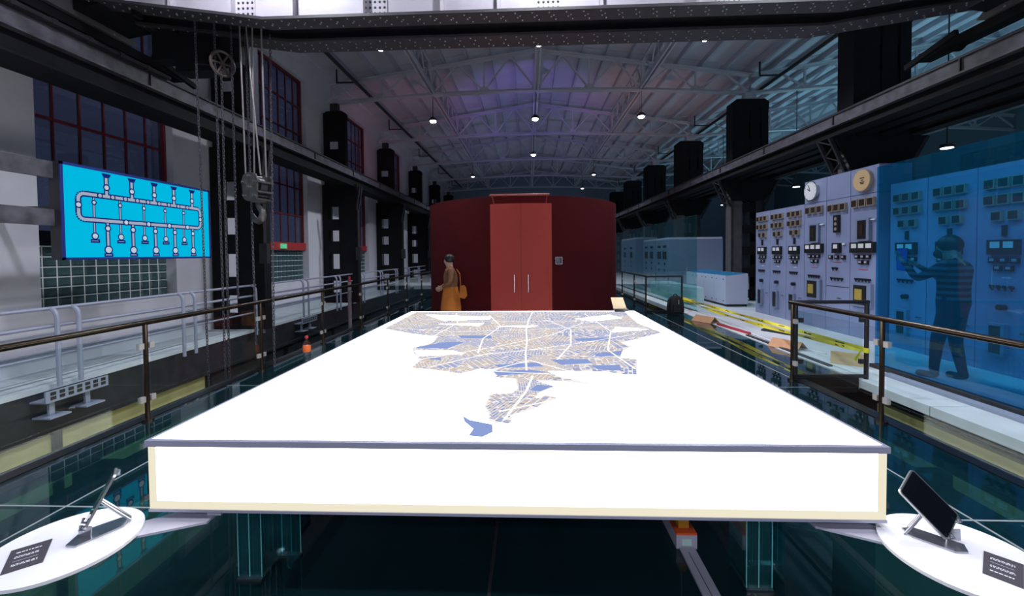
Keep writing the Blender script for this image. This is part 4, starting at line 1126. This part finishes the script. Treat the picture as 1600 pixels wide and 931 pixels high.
gl = ['farthest switchboard cabinet seen through the blue glass', 'middle switchboard cabinet seen through the blue glass', 'nearest switchboard cabinet seen through the blue glass']
for i, (a, b) in enumerate(((7.22, 6.57), (6.57, 5.87), (5.87, 5.19))):
    cabinet(b, a, 2.70, gl[i], 'glass')
def clock(y, z, r, face, label, hands):
    t = thing('wall_clock' if hands else 'round_dial', (XB, y, z), label, 'clock' if hands else 'dial')
    MB().cyl((XB - 0.06, y, z), (XB - 0.0005, y, z), r, 32).build('clock_case', chrome if hands else gframe, t, True)
    MB().cyl((XB - 0.064, y, z), (XB - 0.0605, y, z), r * 0.93, 32).build('clock_face', face, t)
    if hands:
        MB().bar((XB - 0.068, y, z), (XB - 0.068, y + 0.05, z + 0.13), 0.012, 0.006, (1, 0, 0)).bar((XB - 0.068, y, z), (XB - 0.068, y + 0.085, z + 0.055), 0.016, 0.006, (1, 0, 0)).build('clock_hands', blackpl, t)
        m = MB()
        for k in range(12):
            a = k * PI / 6; m.cbox((XB - 0.0655, y + 0.82 * r * math.sin(a), z + 0.82 * r * math.cos(a)), (0.002, 0.012, 0.012))
        m.build('hour_marks', blackpl, t)
    else:
        m = MB()
        for k, (w_, dz) in enumerate(((0.10, 0.04), (0.05, 0.0), (0.10, -0.035), (0.07, -0.06))): m.cbox((XB - 0.0655, y - 0.02, z + dz), (0.002, w_, 0.018))
        m.build('dial_print', gface, t)
clock(9.12, 2.875, 0.205, whitef, 'round white clock on the tall grey switchboard', True)
clock(7.76, 2.865, 0.20, tanf, 'round tan dial at the right end of the tall switchboard', False)

# ---- blue film glass partition
t = thing('blue_glass_partition', (4.75, 4, 0), 'blue film glass partition in front of the man on the right', 'glass partition')
for a, b in ((5.88, 3.6), (3.595, 1.4)):
    MB().box((4.745, b, 0.05), (4.757, a, 2.735)).build('glass_sheet', blue_g, t)
MB().box((4.69, 1.4, 0.0), (4.80, 5.9, 0.05)).build('bottom_track', darkst, t)
MB().box((4.52, 1.4, 0.0), (4.64, 5.5, 0.03)).build('outer_track', pipegrey, t)

# ---- teal glass partition farther back
t = thing('teal_glass_partition', (4.49, 16, 0), 'clear teal glass partition standing before the far cabinets', 'glass partition')
for a, b in ((11.3, 12.0), (12.01, 14.6), (14.61, 17.2), (17.21, 19.8), (19.81, 23)):
    MB().box((4.484, a, 0.03), (4.496, b, 2.6)).build('glass_sheet', part_g, t)
MB().box((4.46, 11.3, 0.0), (4.52, 23, 0.03)).build('bottom_track', darkst, t)

# ---- consoles with blue tops
for k in range(4):
    ya = 12.4 + 0.76 * k
    t = thing('control_console', (6.08, ya + 0.37, 0), '%s lilac control console from the camera, blue slanted top' % ORD[k], 'console', 'lilac consoles beside the teal glass')
    MB().prism([(5.76, ya, 0.07), (6.40, ya, 0.07), (6.40, ya, 0.97), (5.76, ya, 0.90)], (0, 0.75, 0)).build('console_body', console_m, t)
    MB().box((5.80, ya + 0.02, 0.0), (6.38, ya + 0.73, 0.07)).build('plinth', blackpl, t)
    for j in range(3):
        MB().prism([(5.80, ya + 0.03 + 0.24 * j, 0.909), (6.34, ya + 0.03 + 0.24 * j, 0.968), (6.34, ya + 0.16 + 0.24 * j, 0.968), (5.80, ya + 0.16 + 0.24 * j, 0.909)], (0, 0, 0.012)).build('blue_panel', bluetop, t)
    for j in range(2):
        for z in (0.80, 0.16): MB().cyl((5.745, ya + 0.14 + 0.46 * j, z), (5.76, ya + 0.14 + 0.46 * j, z), 0.016, 8).build('door_lock', blackpl, t)
# ---- far control cabinets behind the teal glass
for k, (ya, yb, x0, x1, h, lab) in enumerate(((16.6, 18.2, 5.5, 7.6, 2.12, 'near far-end control cabinet behind the teal glass, blank grey side'), (18.3, 20.2, 5.5, 6.5, 2.12, 'second control cabinet behind the teal glass, small controls'), (21.2, 24.5, 5.4, 6.5, 2.3, 'dim control cabinet deepest behind the teal glass'))):
    t = thing('control_cabinet', ((x0 + x1) / 2, (ya + yb) / 2, 0), lab, 'cabinet')
    MB().box((x0, ya, 0.0), (x1, yb, h)).build('cabinet_body', swb_side, t)
    MB().box((x0 + 0.02, ya + 0.02, h), (x1 - 0.02, yb - 0.02, h + 0.08)).build('cabinet_top', console_m, t)
    for c in range(2):
        yy = ya + (yb - ya) * (0.28 + 0.44 * c)
        for i in range(3): MB().cyl((x0 - 0.02, yy + 0.15 * (i - 1), 1.85), (x0, yy + 0.15 * (i - 1), 1.85), 0.05, 10).build('indicator', blackpl, t)
        MB().box((x0 - 0.03, yy - 0.2, 1.35), (x0, yy - 0.03, 1.65)).build('meter_box', blackpl, t)
        MB().box((x0 - 0.03, yy + 0.03, 1.35), (x0, yy + 0.2, 1.65)).build('meter_box', blackpl, t)
        for z in (1.15, 0.9, 0.6): MB().cyl((x0 - 0.03, yy, z), (x0, yy, z), 0.05, 10).build('control_knob', blackpl, t)
# pale tiled plinth
t = thing('tiled_plinth', (5.0, 15, 0), 'low pale tiled plinth behind the far railing', 'plinth')
MB().box((4.72, 13.02, 0), (5.38, 16.2, 0.5)).build('plinth_core', seam_m, t)
tile = mat('pale_teal_tile', (0.50, 0.66, 0.68), 0.3)
for k in range(6):
    y0 = 13.0 + 0.53 * k
    MB().box((4.69, y0 + 0.01, 0.02), (4.72, y0 + 0.52, 0.5)).build('tile', tile, t)
    MB().box((4.72, y0 + 0.02, 0.5), (5.38, y0 + 0.52, 0.52)).build('tile', tile, t)
MB().box((4.72, 12.99, 0.02), (5.38, 13.018, 0.5)).build('tile', tile, t)

# ================================================================== SMALL THINGS ON THE RIGHT
# hazard tape strung to the return post
tp = thing('barrier_tape', (4.2, 5.36, 0.35), 'yellow barrier tape strung along the floor to the black rail post', 'tape')
for k, (dz0, dz1, sag) in enumerate(((0.0, 0.0, 0.03), (-0.03, -0.07, 0.09))):
    m = MB(); pr_ = MB(); N = 40
    for i in range(N):
        f0, f1 = i / N, (i + 1) / N
        def pt(f):
            return Vector((4.34 - 0.13 * f, 12.1 + (5.38 - 12.1) * f, 0.31 + 0.06 * f + dz0 + (dz1 - dz0) * math.sin(PI * f) - sag * math.sin(PI * f) * 0.4))
        a, b = pt(f0), pt(f1); h0 = 0.026 + 0.006 * math.sin(f0 * 23); h1 = 0.026 + 0.006 * math.sin(f1 * 23)
        t0, t1 = 0.020 * math.sin(f0 * 19 + k), 0.020 * math.sin(f1 * 19 + k)
        m.prism([(a.x - t0, a.y, a.z - h0), (b.x - t1, b.y, b.z - h1), (b.x + t1, b.y, b.z + h1), (a.x + t0, a.y, a.z + h0)], (0.0015, 0, 0))
        if i % 4 == 1:
            pr_.prism([(a.x - 0.002, a.y, a.z - 0.012), (b.x - 0.002, b.y, b.z - 0.012), (b.x - 0.002, b.y, b.z + 0.010), (a.x - 0.002, a.y, a.z + 0.010)], (0.001, 0, 0))
    m.build('tape_strand', yellowt, tp); pr_.build('tape_print', blackpl, tp)
MB().cyl((4.20, 5.33, 0.33), (4.20, 5.33, 0.39), 0.030, 12).build('tape_wrap', yellowt, tp)
MB().prism([(4.17, 5.36, 0.34), (4.10, 5.36, 0.22), (4.07, 5.36, 0.24), (4.16, 5.36, 0.37)], (0, 0.002, 0)).build('tape_tail', yellowt, tp)
# backpack
t = thing('backpack', (3.84, 11.08, 0), 'black backpack standing on the glass floor by the far rail', 'backpack')
m = MB()
prof = [(0.0, 0.19, 0.13), (0.06, 0.21, 0.15), (0.2, 0.205, 0.15), (0.34, 0.19, 0.13), (0.42, 0.15, 0.10), (0.46, 0.08, 0.05)]
vs = []; n = 16
for z, a, b in prof:
    for i in range(n):
        t_ = 2 * PI * i / n; cx_ = math.copysign(abs(math.cos(t_)) ** 0.6, math.cos(t_)); sx_ = math.copysign(abs(math.sin(t_)) ** 0.6, math.sin(t_))
        vs.append((3.84 + a * cx_, 11.05 + b * sx_, z + 0.003))
fs = [tuple(range(n - 1, -1, -1)), tuple((len(prof) - 1) * n + i for i in range(n))]
for j in range(len(prof) - 1):
    for i in range(n): fs.append((j * n + i, j * n + (i + 1) % n, (j + 1) * n + (i + 1) % n, (j + 1) * n + i))
m.add(vs, fs).build('bag_body', fabricb, t, True)
MB().box((3.74, 10.87, 0.06), (3.94, 10.91, 0.26)).build('front_pocket', fabricb, t)
MB().tube([(3.78, 11.05, 0.45), (3.80, 11.05, 0.50), (3.86, 11.05, 0.51), (3.90, 11.05, 0.45)], 0.012, 6).build('carry_handle', fabricb, t, True)
MB().tube([(3.68, 10.95, 0.4), (3.60, 10.90, 0.25), (3.64, 10.92, 0.05)], 0.018, 6).build('shoulder_strap', fabricb, t, True)
MB().box((3.87, 10.905, 0.2), (3.885, 10.909, 0.38)).build('zip', chrome, t)
# folded cardboard tents, plank, bar
def tent(c, L, label, a):
    t = thing('cardboard_sheet', c, label, 'cardboard')
    x, y, z = c; ca_, sa_ = math.cos(a), math.sin(a)
    def Q(u, v, zz): return (x + u * ca_ - v * sa_, y + u * sa_ + v * ca_, z + zz)
    MB().prism([Q(-L, -0.14, 0.002), Q(L, -0.14, 0.002), Q(L, 0.0, 0.13), Q(-L, 0.0, 0.13)], (0, 0, 0.006)).build('near_flap', card_m, t)
    MB().prism([Q(-L, 0.0, 0.13), Q(L, 0.0, 0.13), Q(L, 0.16, 0.002), Q(-L, 0.16, 0.002)], (0, 0, 0.006)).build('far_flap', card_m, t)
tent((4.05, 9.72, 0), 0.26, 'folded tan cardboard tent farther back near the backpack', math.radians(-62))
tent((4.28, 7.05, 0), 0.24, 'folded tan cardboard tent on the floor behind the near rail post', math.radians(-62))
t = MB().prism([(4.30, 6.08, 0.002), (4.62, 5.84, 0.002), (4.65, 5.89, 0.002), (4.33, 6.13, 0.002)], (0, 0, 0.17)).build('wood_block', wood_m)
tag(t, 'pale pine board block standing on edge behind the return rail', 'wood block')
t = MB().bar((4.15, 9.3, 0.022), (4.27, 8.2, 0.022), 0.05, 0.04).build('red_bar', redpl); tag(t, 'long thin red bar lying on the white floor edge', 'bar')
t = MB().prism([(4.14, 8.1, 0.0), (4.2, 8.1, 0.0), (4.2, 5.9, 0.0), (4.14, 5.9, 0.0)][::-1], (0, 0, 0.022)).build('floor_track', darkst); tag(t, 'dark flat track strip along the glass floor edge on the right', 'track')
t = MB().tube([(4.3, 11.9, 0.012), (4.6, 10.8, 0.012), (4.5, 9.8, 0.012), (4.35, 8.6, 0.012), (4.3, 7.4, 0.012), (4.6, 6.6, 0.012)], 0.010, 6).build('floor_cable', textw, None, True); tag(t, 'loose white cable lying on the pale floor near the tape', 'cable')
t = MB().prism([(4.7, 8.6, 0.001), (5.0, 8.0, 0.001), (5.05, 8.2, 0.001), (4.85, 8.75, 0.001)][::-1], (0, 0, 0.03)).build('dark_cloth', darkst); tag(t, 'dark flat scrap lying on the pale floor before the cabinets', 'scrap')

# ---- bottle by the left balustrade
bt = thing('water_bottle', (-3.38, 6.16, 0), 'clear plastic bottle with orange label standing by the left balustrade', 'bottle')
def lathe(prof, cx, cy, n=16):
    m = MB(); vs = []; fs = []
    for r, z in prof:
        for i in range(n): vs.append((cx + r * math.cos(2 * PI * i / n), cy + r * math.sin(2 * PI * i / n), z))
    for j in range(len(prof) - 1):
        for i in range(n): fs.append((j * n + i, j * n + (i + 1) % n, (j + 1) * n + (i + 1) % n, (j + 1) * n + i))
    fs.append(tuple(range(n - 1, -1, -1))); fs.append(tuple((len(prof) - 1) * n + i for i in range(n)))
    return m.add(vs, fs)
lathe([(0.05, 0.002), (0.055, 0.02), (0.055, 0.13), (0.052, 0.15), (0.055, 0.17), (0.055, 0.25), (0.045, 0.29), (0.022, 0.33), (0.020, 0.36)], -3.38, 6.16).build('bottle_body', bottle_g, bt, True)
lathe([(0.0555, 0.15), (0.0565, 0.155), (0.0565, 0.235), (0.0555, 0.24)], -3.38, 6.16).build('bottle_label', labelo, bt, True)
lathe([(0.024, 0.355), (0.024, 0.385), (0.020, 0.39)], -3.38, 6.16).build('bottle_cap', redpl, bt, True)

# ================================================================== LAMPS
lamp_proto = None
LX = {-3.17: 'left', 0.26: 'middle', 3.75: 'right'}
def pendant(x, y, label, on):
    t = thing('pendant_lamp', (x, y, 6.08), label, 'ceiling lamp', 'round high bay lamps under the roof trusses')
    MB().cyl((x, y, 6.22), (x, y, 6.98), 0.012, 6).build('lamp_rod', darkst, t)
    MB().tube([(x, y, 6.09), (x, y, 6.14), (x, y, 6.22)], [0.15, 0.14, 0.07], 20).build('lamp_housing', darkst, t, True)
    MB().ellipsoid((x, y, 6.085), 0.10, 0.10, 0.05, 16, 8).build('lamp_diffuser', lamp_e if on else lamp_dim, t, True)
    spot(t, (x, y, 6.0), LAMP_W if on else LAMP_W * 0.6, (0.86, 0.90, 1.0), 146, 0.10, (0, 0, -1), 0.5)
    return t
n = 0
for Y, xs_ in ((4, LX), (9, LX), (14, LX), (19, (0.26,))):
    for x in xs_:
        pendant(x, Y, '%s lit lamp under the %s roof truss from the camera' % (LX[x], {4: 'first', 9: 'second', 14: 'third', 19: 'fourth'}[Y]), True)
for x, y in [(x, y) for x in LX for y in (-6, -1)]:   # the hall goes on behind the camera with the same lamps
    spot(None, (x, y, 6.0), LAMP_W, (0.86, 0.90, 1.0), 146, 0.10, (0, 0, -1), 0.5)
pendant(-3.17, 24, 'small dim far lamp left of the ridge beyond the bright row', False)
pendant(3.75, 24, 'small dim far lamp right of the ridge beyond the bright row', False)
pendant(3.75, 29, 'smallest dim far lamp right above the red drum', False)
for k, (x, y) in enumerate(((8.65, 9), (8.75, 14), (8.7, 19), (8.7, 24))):
    t = thing('aisle_lamp', (x, y, 3.73), ['small bright lamp above the blue glass partition', 'small lamp in the dark right aisle above the white clock', 'third lamp along the right aisle from the camera', 'farthest tiny lamp in the right aisle behind the columns'][k], 'ceiling lamp')
    MB().cyl((x, y, 3.75), (x, y, 6.84), 0.012, 6).build('lamp_rod', darkst, t)
    MB().cyl((x, y, 3.71), (x, y, 3.78), 0.12, 14).build('lamp_housing', darkst, t)
    MB().cyl((x, y, 3.695), (x, y, 3.709), 0.10, 14).build('lamp_diffuser', lamp_dim, t)
    spot(t, (x, y, 3.66), 60, (0.55, 0.88, 1.0), 120, 0.05)
# unseen teal area lights added to tint the right aisle roof
for y in (7, 13, 19, 26):
    ld = bpy.data.lights.new('aisle_roof_fill', 'AREA'); ld.size = 1.0; ld.energy = AISLE_W * 0.55; ld.color = (0.35, 0.80, 1.0)
    o = bpy.data.objects.new('aisle_roof_fill', ld); COL.objects.link(o); o.location = (12.5, y, 3.6); o.rotation_euler = (PI, 0, 0)   # uplights
# unseen area lights added under the platform edges to brighten the pit walls
for x, yy, aim in ((-4.0, 4.0, (-1, 0, -0.45)), (3.4, 1.0, (1, 0, -0.5))):
    ld = bpy.data.lights.new('pit_wall_fill', 'AREA'); ld.shape = 'RECTANGLE'; ld.size = 7; ld.size_y = 0.08; ld.energy = 30 if x < 0 else 16; ld.color = (1.0, 0.95, 0.75)
    o = bpy.data.objects.new('pit_wall_fill', ld); COL.objects.link(o); o.location = (x, yy, -0.7)
    o.rotation_euler = Matrix((Vector((0, 1, 0)), Vector(aim).normalized().cross(Vector((0, 1, 0))) * -1, -Vector(aim).normalized())).transposed().to_euler()
# unseen coloured spots added on the drum roof to tint the trusses
for x, y, aim, col, e in ((-0.2, 11.2, (0.05, 1.5, 1), (0.35, 0.22, 1.0), 700), (-1.4, 11.4, (-0.8, 1.5, 1), (1.0, 0.30, 0.45), 220), (1.2, 11.4, (0.9, 1.5, 1), (1.0, 0.38, 0.32), 300)):
    spot(None, (x, y, 2.75), e, col, 55, 0.08, aim, 0.8)

# ================================================================== PEOPLE
def figure(name, joints, edges, mats_, parent, root):
    # joints: name -> (pos, radius); edges: (a, b, material index); grown with a Skin modifier into one surface
    idx = {k: i for i, k in enumerate(joints)}
    me = bpy.data.meshes.new(name)
    me.from_pydata([Vector(joints[k][0]) for k in joints], [(idx[a], idx[b]) for a, b, _ in edges], [])
    o = bpy.data.objects.new(name + '_rig', me); COL.objects.link(o)
    sk = o.modifiers.new('s', 'SKIN'); sk.use_smooth_shade = True
    for k in joints:
        r = joints[k][1]; r = r if isinstance(r, tuple) else (r, r); r = tuple(q * 1.16 if q > 0.03 else q for q in r)
        me.skin_vertices[0].data[idx[k]].radius = r
        me.skin_vertices[0].data[idx[k]].use_root = (k == root)
    sb = o.modifiers.new('u', 'SUBSURF'); sb.levels = 2; sb.render_levels = 2
    dg = bpy.context.evaluated_depsgraph_get()
    em = bpy.data.meshes.new_from_object(o.evaluated_get(dg))
    bpy.data.objects.remove(o)
    em.materials.clear()
    for mm in mats_: em.materials.append(mm)
    segs = [(Vector(joints[a][0]), Vector(joints[b][0]), mi) for a, b, mi in edges]
    for p in em.polygons:
        c = p.center; best = 1e9
        for a, b, mi in segs:
            d = b - a; t = max(0, min(1, (c - a).dot(d) / max(1e-9, d.length_squared))); q = (c - a - d * t).length
            if q < best: best = q; p.material_index = mi
        p.use_smooth = True
    off = ROOT[parent]
    em.transform(Matrix.Translation(-Vector(off)))
    ob = bpy.data.objects.new(name, em); COL.objects.link(ob); ob.parent = parent
    return ob
def person(base, facing, S, pose, label, mats_, sleeve_mat=0):
    """facing = world angle of the forward direction; local x = right, y = forward"""
    t = thing('person', base, label, 'person')
    f = Vector((math.cos(facing), math.sin(facing), 0)); r = Vector((f.y, -f.x, 0))
    def W(x, y, z): return Vector(base) + (r * x + f * y) * S + Vector((0, 0, z * S))
    J = {}; E = []
    def j(n, x, y, z, rad): J[n] = (W(x, y, z), tuple(q * S for q in rad) if isinstance(rad, tuple) else rad * S)
    j('pelvis', 0, 0, 0.94, (0.155, 0.12)); j('waist', 0, 0.0, 1.08, (0.145, 0.11)); j('chest', 0, 0.0, 1.27, (0.165, 0.12)); j('upper', 0, 0, 1.40, (0.12, 0.09))
    j('neck', 0, 0.015, 1.49, 0.055); hd = pose.get('head', (0, 0.03))
    j('skull', hd[0], hd[1], 1.60, (0.085, 0.102)); j('crown', hd[0], hd[1] - 0.005, 1.70, (0.072, 0.088))
    E += [('pelvis', 'waist', 0), ('waist', 'chest', 0), ('chest', 'upper', 0), ('upper', 'neck', 2), ('neck', 'skull', 2), ('skull', 'crown', 2)]
    j('nose', hd[0], hd[1] + 0.118, 1.595, 0.014); E.append(('skull', 'nose', 2))
    for sgn, sd in ((-1, 'l'), (1, 'r')):
        j('ear' + sd, hd[0] + sgn * 0.085, hd[1] - 0.01, 1.60, 0.014); E.append(('skull', 'ear' + sd, 2))
        j('hip' + sd, sgn * 0.09, 0, 0.86, 0.095); k = pose['knee' + sd]; a = pose['foot' + sd]
        j('knee' + sd, k[0], k[1], k[2], 0.062); j('ank' + sd, a[0], a[1], a[2] + 0.09, 0.043); j('toe' + sd, a[0] + sgn * 0.03, a[1] + 0.17, a[2] + 0.035, 0.036)
        j('heel' + sd, a[0], a[1] - 0.03, a[2] + 0.04, 0.04)
        E += [('pelvis', 'hip' + sd, 1), ('hip' + sd, 'knee' + sd, 1), ('knee' + sd, 'ank' + sd, 1), ('ank' + sd, 'heel' + sd, 3), ('heel' + sd, 'toe' + sd, 3)]
        e, h = pose['elb' + sd], pose['hand' + sd]
        j('sho' + sd, sgn * 0.185, 0, 1.41, 0.064); j('elb' + sd, *e, 0.045); j('wri' + sd, *h, 0.029)
        E += [('upper', 'sho' + sd, 0), ('sho' + sd, 'elb' + sd, 0), ('elb' + sd, 'wri' + sd, 0)]
        hv = Vector(h); d = (hv - Vector(e)).normalized(); up = Vector(pose.get('palm' + sd, (0, 0, 1))); sdv = d.cross(up).normalized()
        p = hv + d * 0.075; j('palm' + sd, *p, (0.036, 0.018)); E.append(('wri' + sd, 'palm' + sd, 2))
        for q in range(4):
            o_ = (q - 1.5) * 0.021; L = (0.036, 0.042, 0.040, 0.031)[q]
            k1 = p + d * 0.030 + sdv * o_; k2 = k1 + d * L + up * 0.010; k3 = k2 + d * L * 0.5 + up * 0.026
            for nn, kk, rr_ in (('a', k1, 0.0098), ('b', k2, 0.0088), ('c', k3, 0.0078)): j('f%s%d%s' % (sd, q, nn), *kk, rr_)
            E += [('palm' + sd, 'f%s%da' % (sd, q), 2), ('f%s%da' % (sd, q), 'f%s%db' % (sd, q), 2), ('f%s%db' % (sd, q), 'f%s%dc' % (sd, q), 2)]
        tsd = pose.get('thumb' + sd, 1)
        k1 = hv + d * 0.045 + sdv * 0.034 * tsd; k2 = k1 + d * 0.035 + sdv * 0.016 * tsd + up * 0.02
        j('t%sa' % sd, *k1, 0.0105); j('t%sb' % sd, *k2, 0.009); E += [('palm' + sd, 't%sa' % sd, 2), ('t%sa' % sd, 't%sb' % sd, 2)]
    body = figure('body', J, E, mats_, t, 'pelvis')
    # hair cap and eyes follow the head
    hc = W(hd[0], hd[1] - 0.012, 1.665)
    m = MB().ellipsoid((0, 0, 0), 0.108 * S, 0.124 * S, 0.122 * S, 18, 10, pose.get('hair_low', -0.62))
    rot = Matrix.Rotation(facing - PI / 2, 3, 'Z') @ Matrix.Rotation(math.radians(pose.get('hair_tilt', 42)), 3, 'X')
    m.v = [tuple(hc + rot @ Vector(v)) for v in m.v]
    m.build('hair', hair_m, t, True)
    for sgn in (-1, 1):
        c = W(hd[0] + sgn * 0.033, hd[1] + 0.096, 1.617)
        MB().ellipsoid(c, 0.010 * S, 0.010 * S, 0.007 * S, 8, 5).build('eye', blackpl, t, True)
    c0_ = W(hd[0], hd[1] + 0.080, 1.555)
    return t, W, hd
# man behind the blue glass, side on, holding a tablet up at arm's length
fac = math.radians(112)
man, W, hd = person((5.20, 5.30, 0.0), fac, 1.0, {
    'kneel': (-0.10, 0.10, 0.49), 'footl': (-0.10, 0.13, 0.0), 'kneer': (0.10, 0.02, 0.48), 'footr': (0.11, -0.05, 0.0),
    'elbl': (-0.25, 0.24, 1.24), 'handl': (-0.13, 0.44, 1.45), 'elbr': (0.25, 0.22, 1.22), 'handr': (0.15, 0.43, 1.40),
    'palml': (0.3, 0, 1), 'palmr': (-0.3, 0, 1), 'thumbl': 1, 'thumbr': -1, 'head': (0, 0.05)},
    'man in dark striped knit and black mask raising a tablet behind blue glass', [knit, denim, skin_m, shoe_m])
c = W(hd[0], hd[1] + 0.076, 1.553)
m = MB().ellipsoid((0, 0, 0), 0.085, 0.066, 0.062, 14, 9)
rot = Matrix.Rotation(fac - PI / 2, 3, 'Z'); m.v = [tuple(c + rot @ Vector(v)) for v in m.v]
m.build('face_mask', maskm, man, True)
tc_ = W(0.0, 0.515, 1.48)
th_ = fac + math.radians(42)
t = thing('held_tablet', tuple(tc_), 'glowing blue tablet held up by the man behind blue glass', 'tablet')
f_ = Vector((math.cos(th_), math.sin(th_), 0)); r_ = Vector((f_.y, -f_.x, 0)); up_ = Vector((0, 0, 1))
def tp_(a, b, cc): return tc_ + r_ * a + up_ * b + f_ * cc
MB().prism([tp_(-0.20, -0.15, 0), tp_(0.20, -0.15, 0), tp_(0.20, 0.15, 0), tp_(-0.20, 0.15, 0)], f_ * 0.009).build('tablet_body', blackpl, t)
MB().prism([tp_(-0.19, -0.14, -0.002), tp_(0.19, -0.14, -0.002), tp_(0.19, 0.14, -0.002), tp_(-0.19, 0.14, -0.002)], f_ * 0.0015).build('tablet_screen', tablet_e, t)
MB().prism([tp_(-0.20, -0.145, 0.0095), tp_(0.20, -0.145, 0.0095), tp_(0.20, 0.145, 0.0095), tp_(-0.20, 0.145, 0.0095)], f_ * 0.002).build('tablet_case', tablet_e2, t)  # back case is made to glow though it is no screen
# woman in tan and orange beside the drum door
fac = math.radians(195)
wom, W, hd = person((-1.63, 8.62, 0.0), fac, 0.905, {
    'kneel': (-0.09, 0.05, 0.49), 'footl': (-0.09, 0.12, 0.0), 'kneer': (0.09, -0.02, 0.48), 'footr': (0.09, -0.12, 0.0),
    'elbl': (-0.27, 0.03, 1.13), 'handl': (-0.16, 0.20, 1.02), 'elbr': (0.27, 0.0, 1.14), 'handr': (0.19, 0.2, 1.03),
    'palml': (1, 0, 0.2), 'palmr': (-1, 0, 0.2), 'hair_low': -0.75, 'hair_tilt': 8, 'head': (0, 0.03)},
    'person in tan jacket and long rust orange skirt by the red drum', [tanj, orangec, skin_m, shoe_m])
m = lathe([(0.20, 0.16), (0.215, 0.2), (0.205, 0.5), (0.185, 0.72), (0.155, 0.88), (0.145, 0.93)], -1.63, 8.62, 24)
m.v = [(x + (0.012 * math.sin(9 * math.atan2(y - 8.62, x + 1.63)) if z < 0.6 else 0), y + (0.012 * math.cos(9 * math.atan2(y - 8.62, x + 1.63)) if z < 0.6 else 0), z) for x, y, z in m.v]
m.build('skirt', orangec, wom, True)
t = thing('shoulder_bag', (-1.42, 8.56, 0.75), 'rust orange bag hanging at the hip of the person by the drum', 'bag')
MB().prism([(-1.43, 8.46, 0.72), (-1.32, 8.48, 0.69), (-1.27, 8.49, 0.75), (-1.29, 8.49, 0.92), (-1.33, 8.48, 0.97), (-1.41, 8.46, 0.95)], (-0.01, 0.08, 0)).build('bag_body', orangec, t)
MB().tube([(-1.40, 8.5, 0.93), (-1.42, 8.52, 1.2), (-1.50, 8.60, 1.30)], 0.010, 6).build('bag_strap', orangec, t, True)
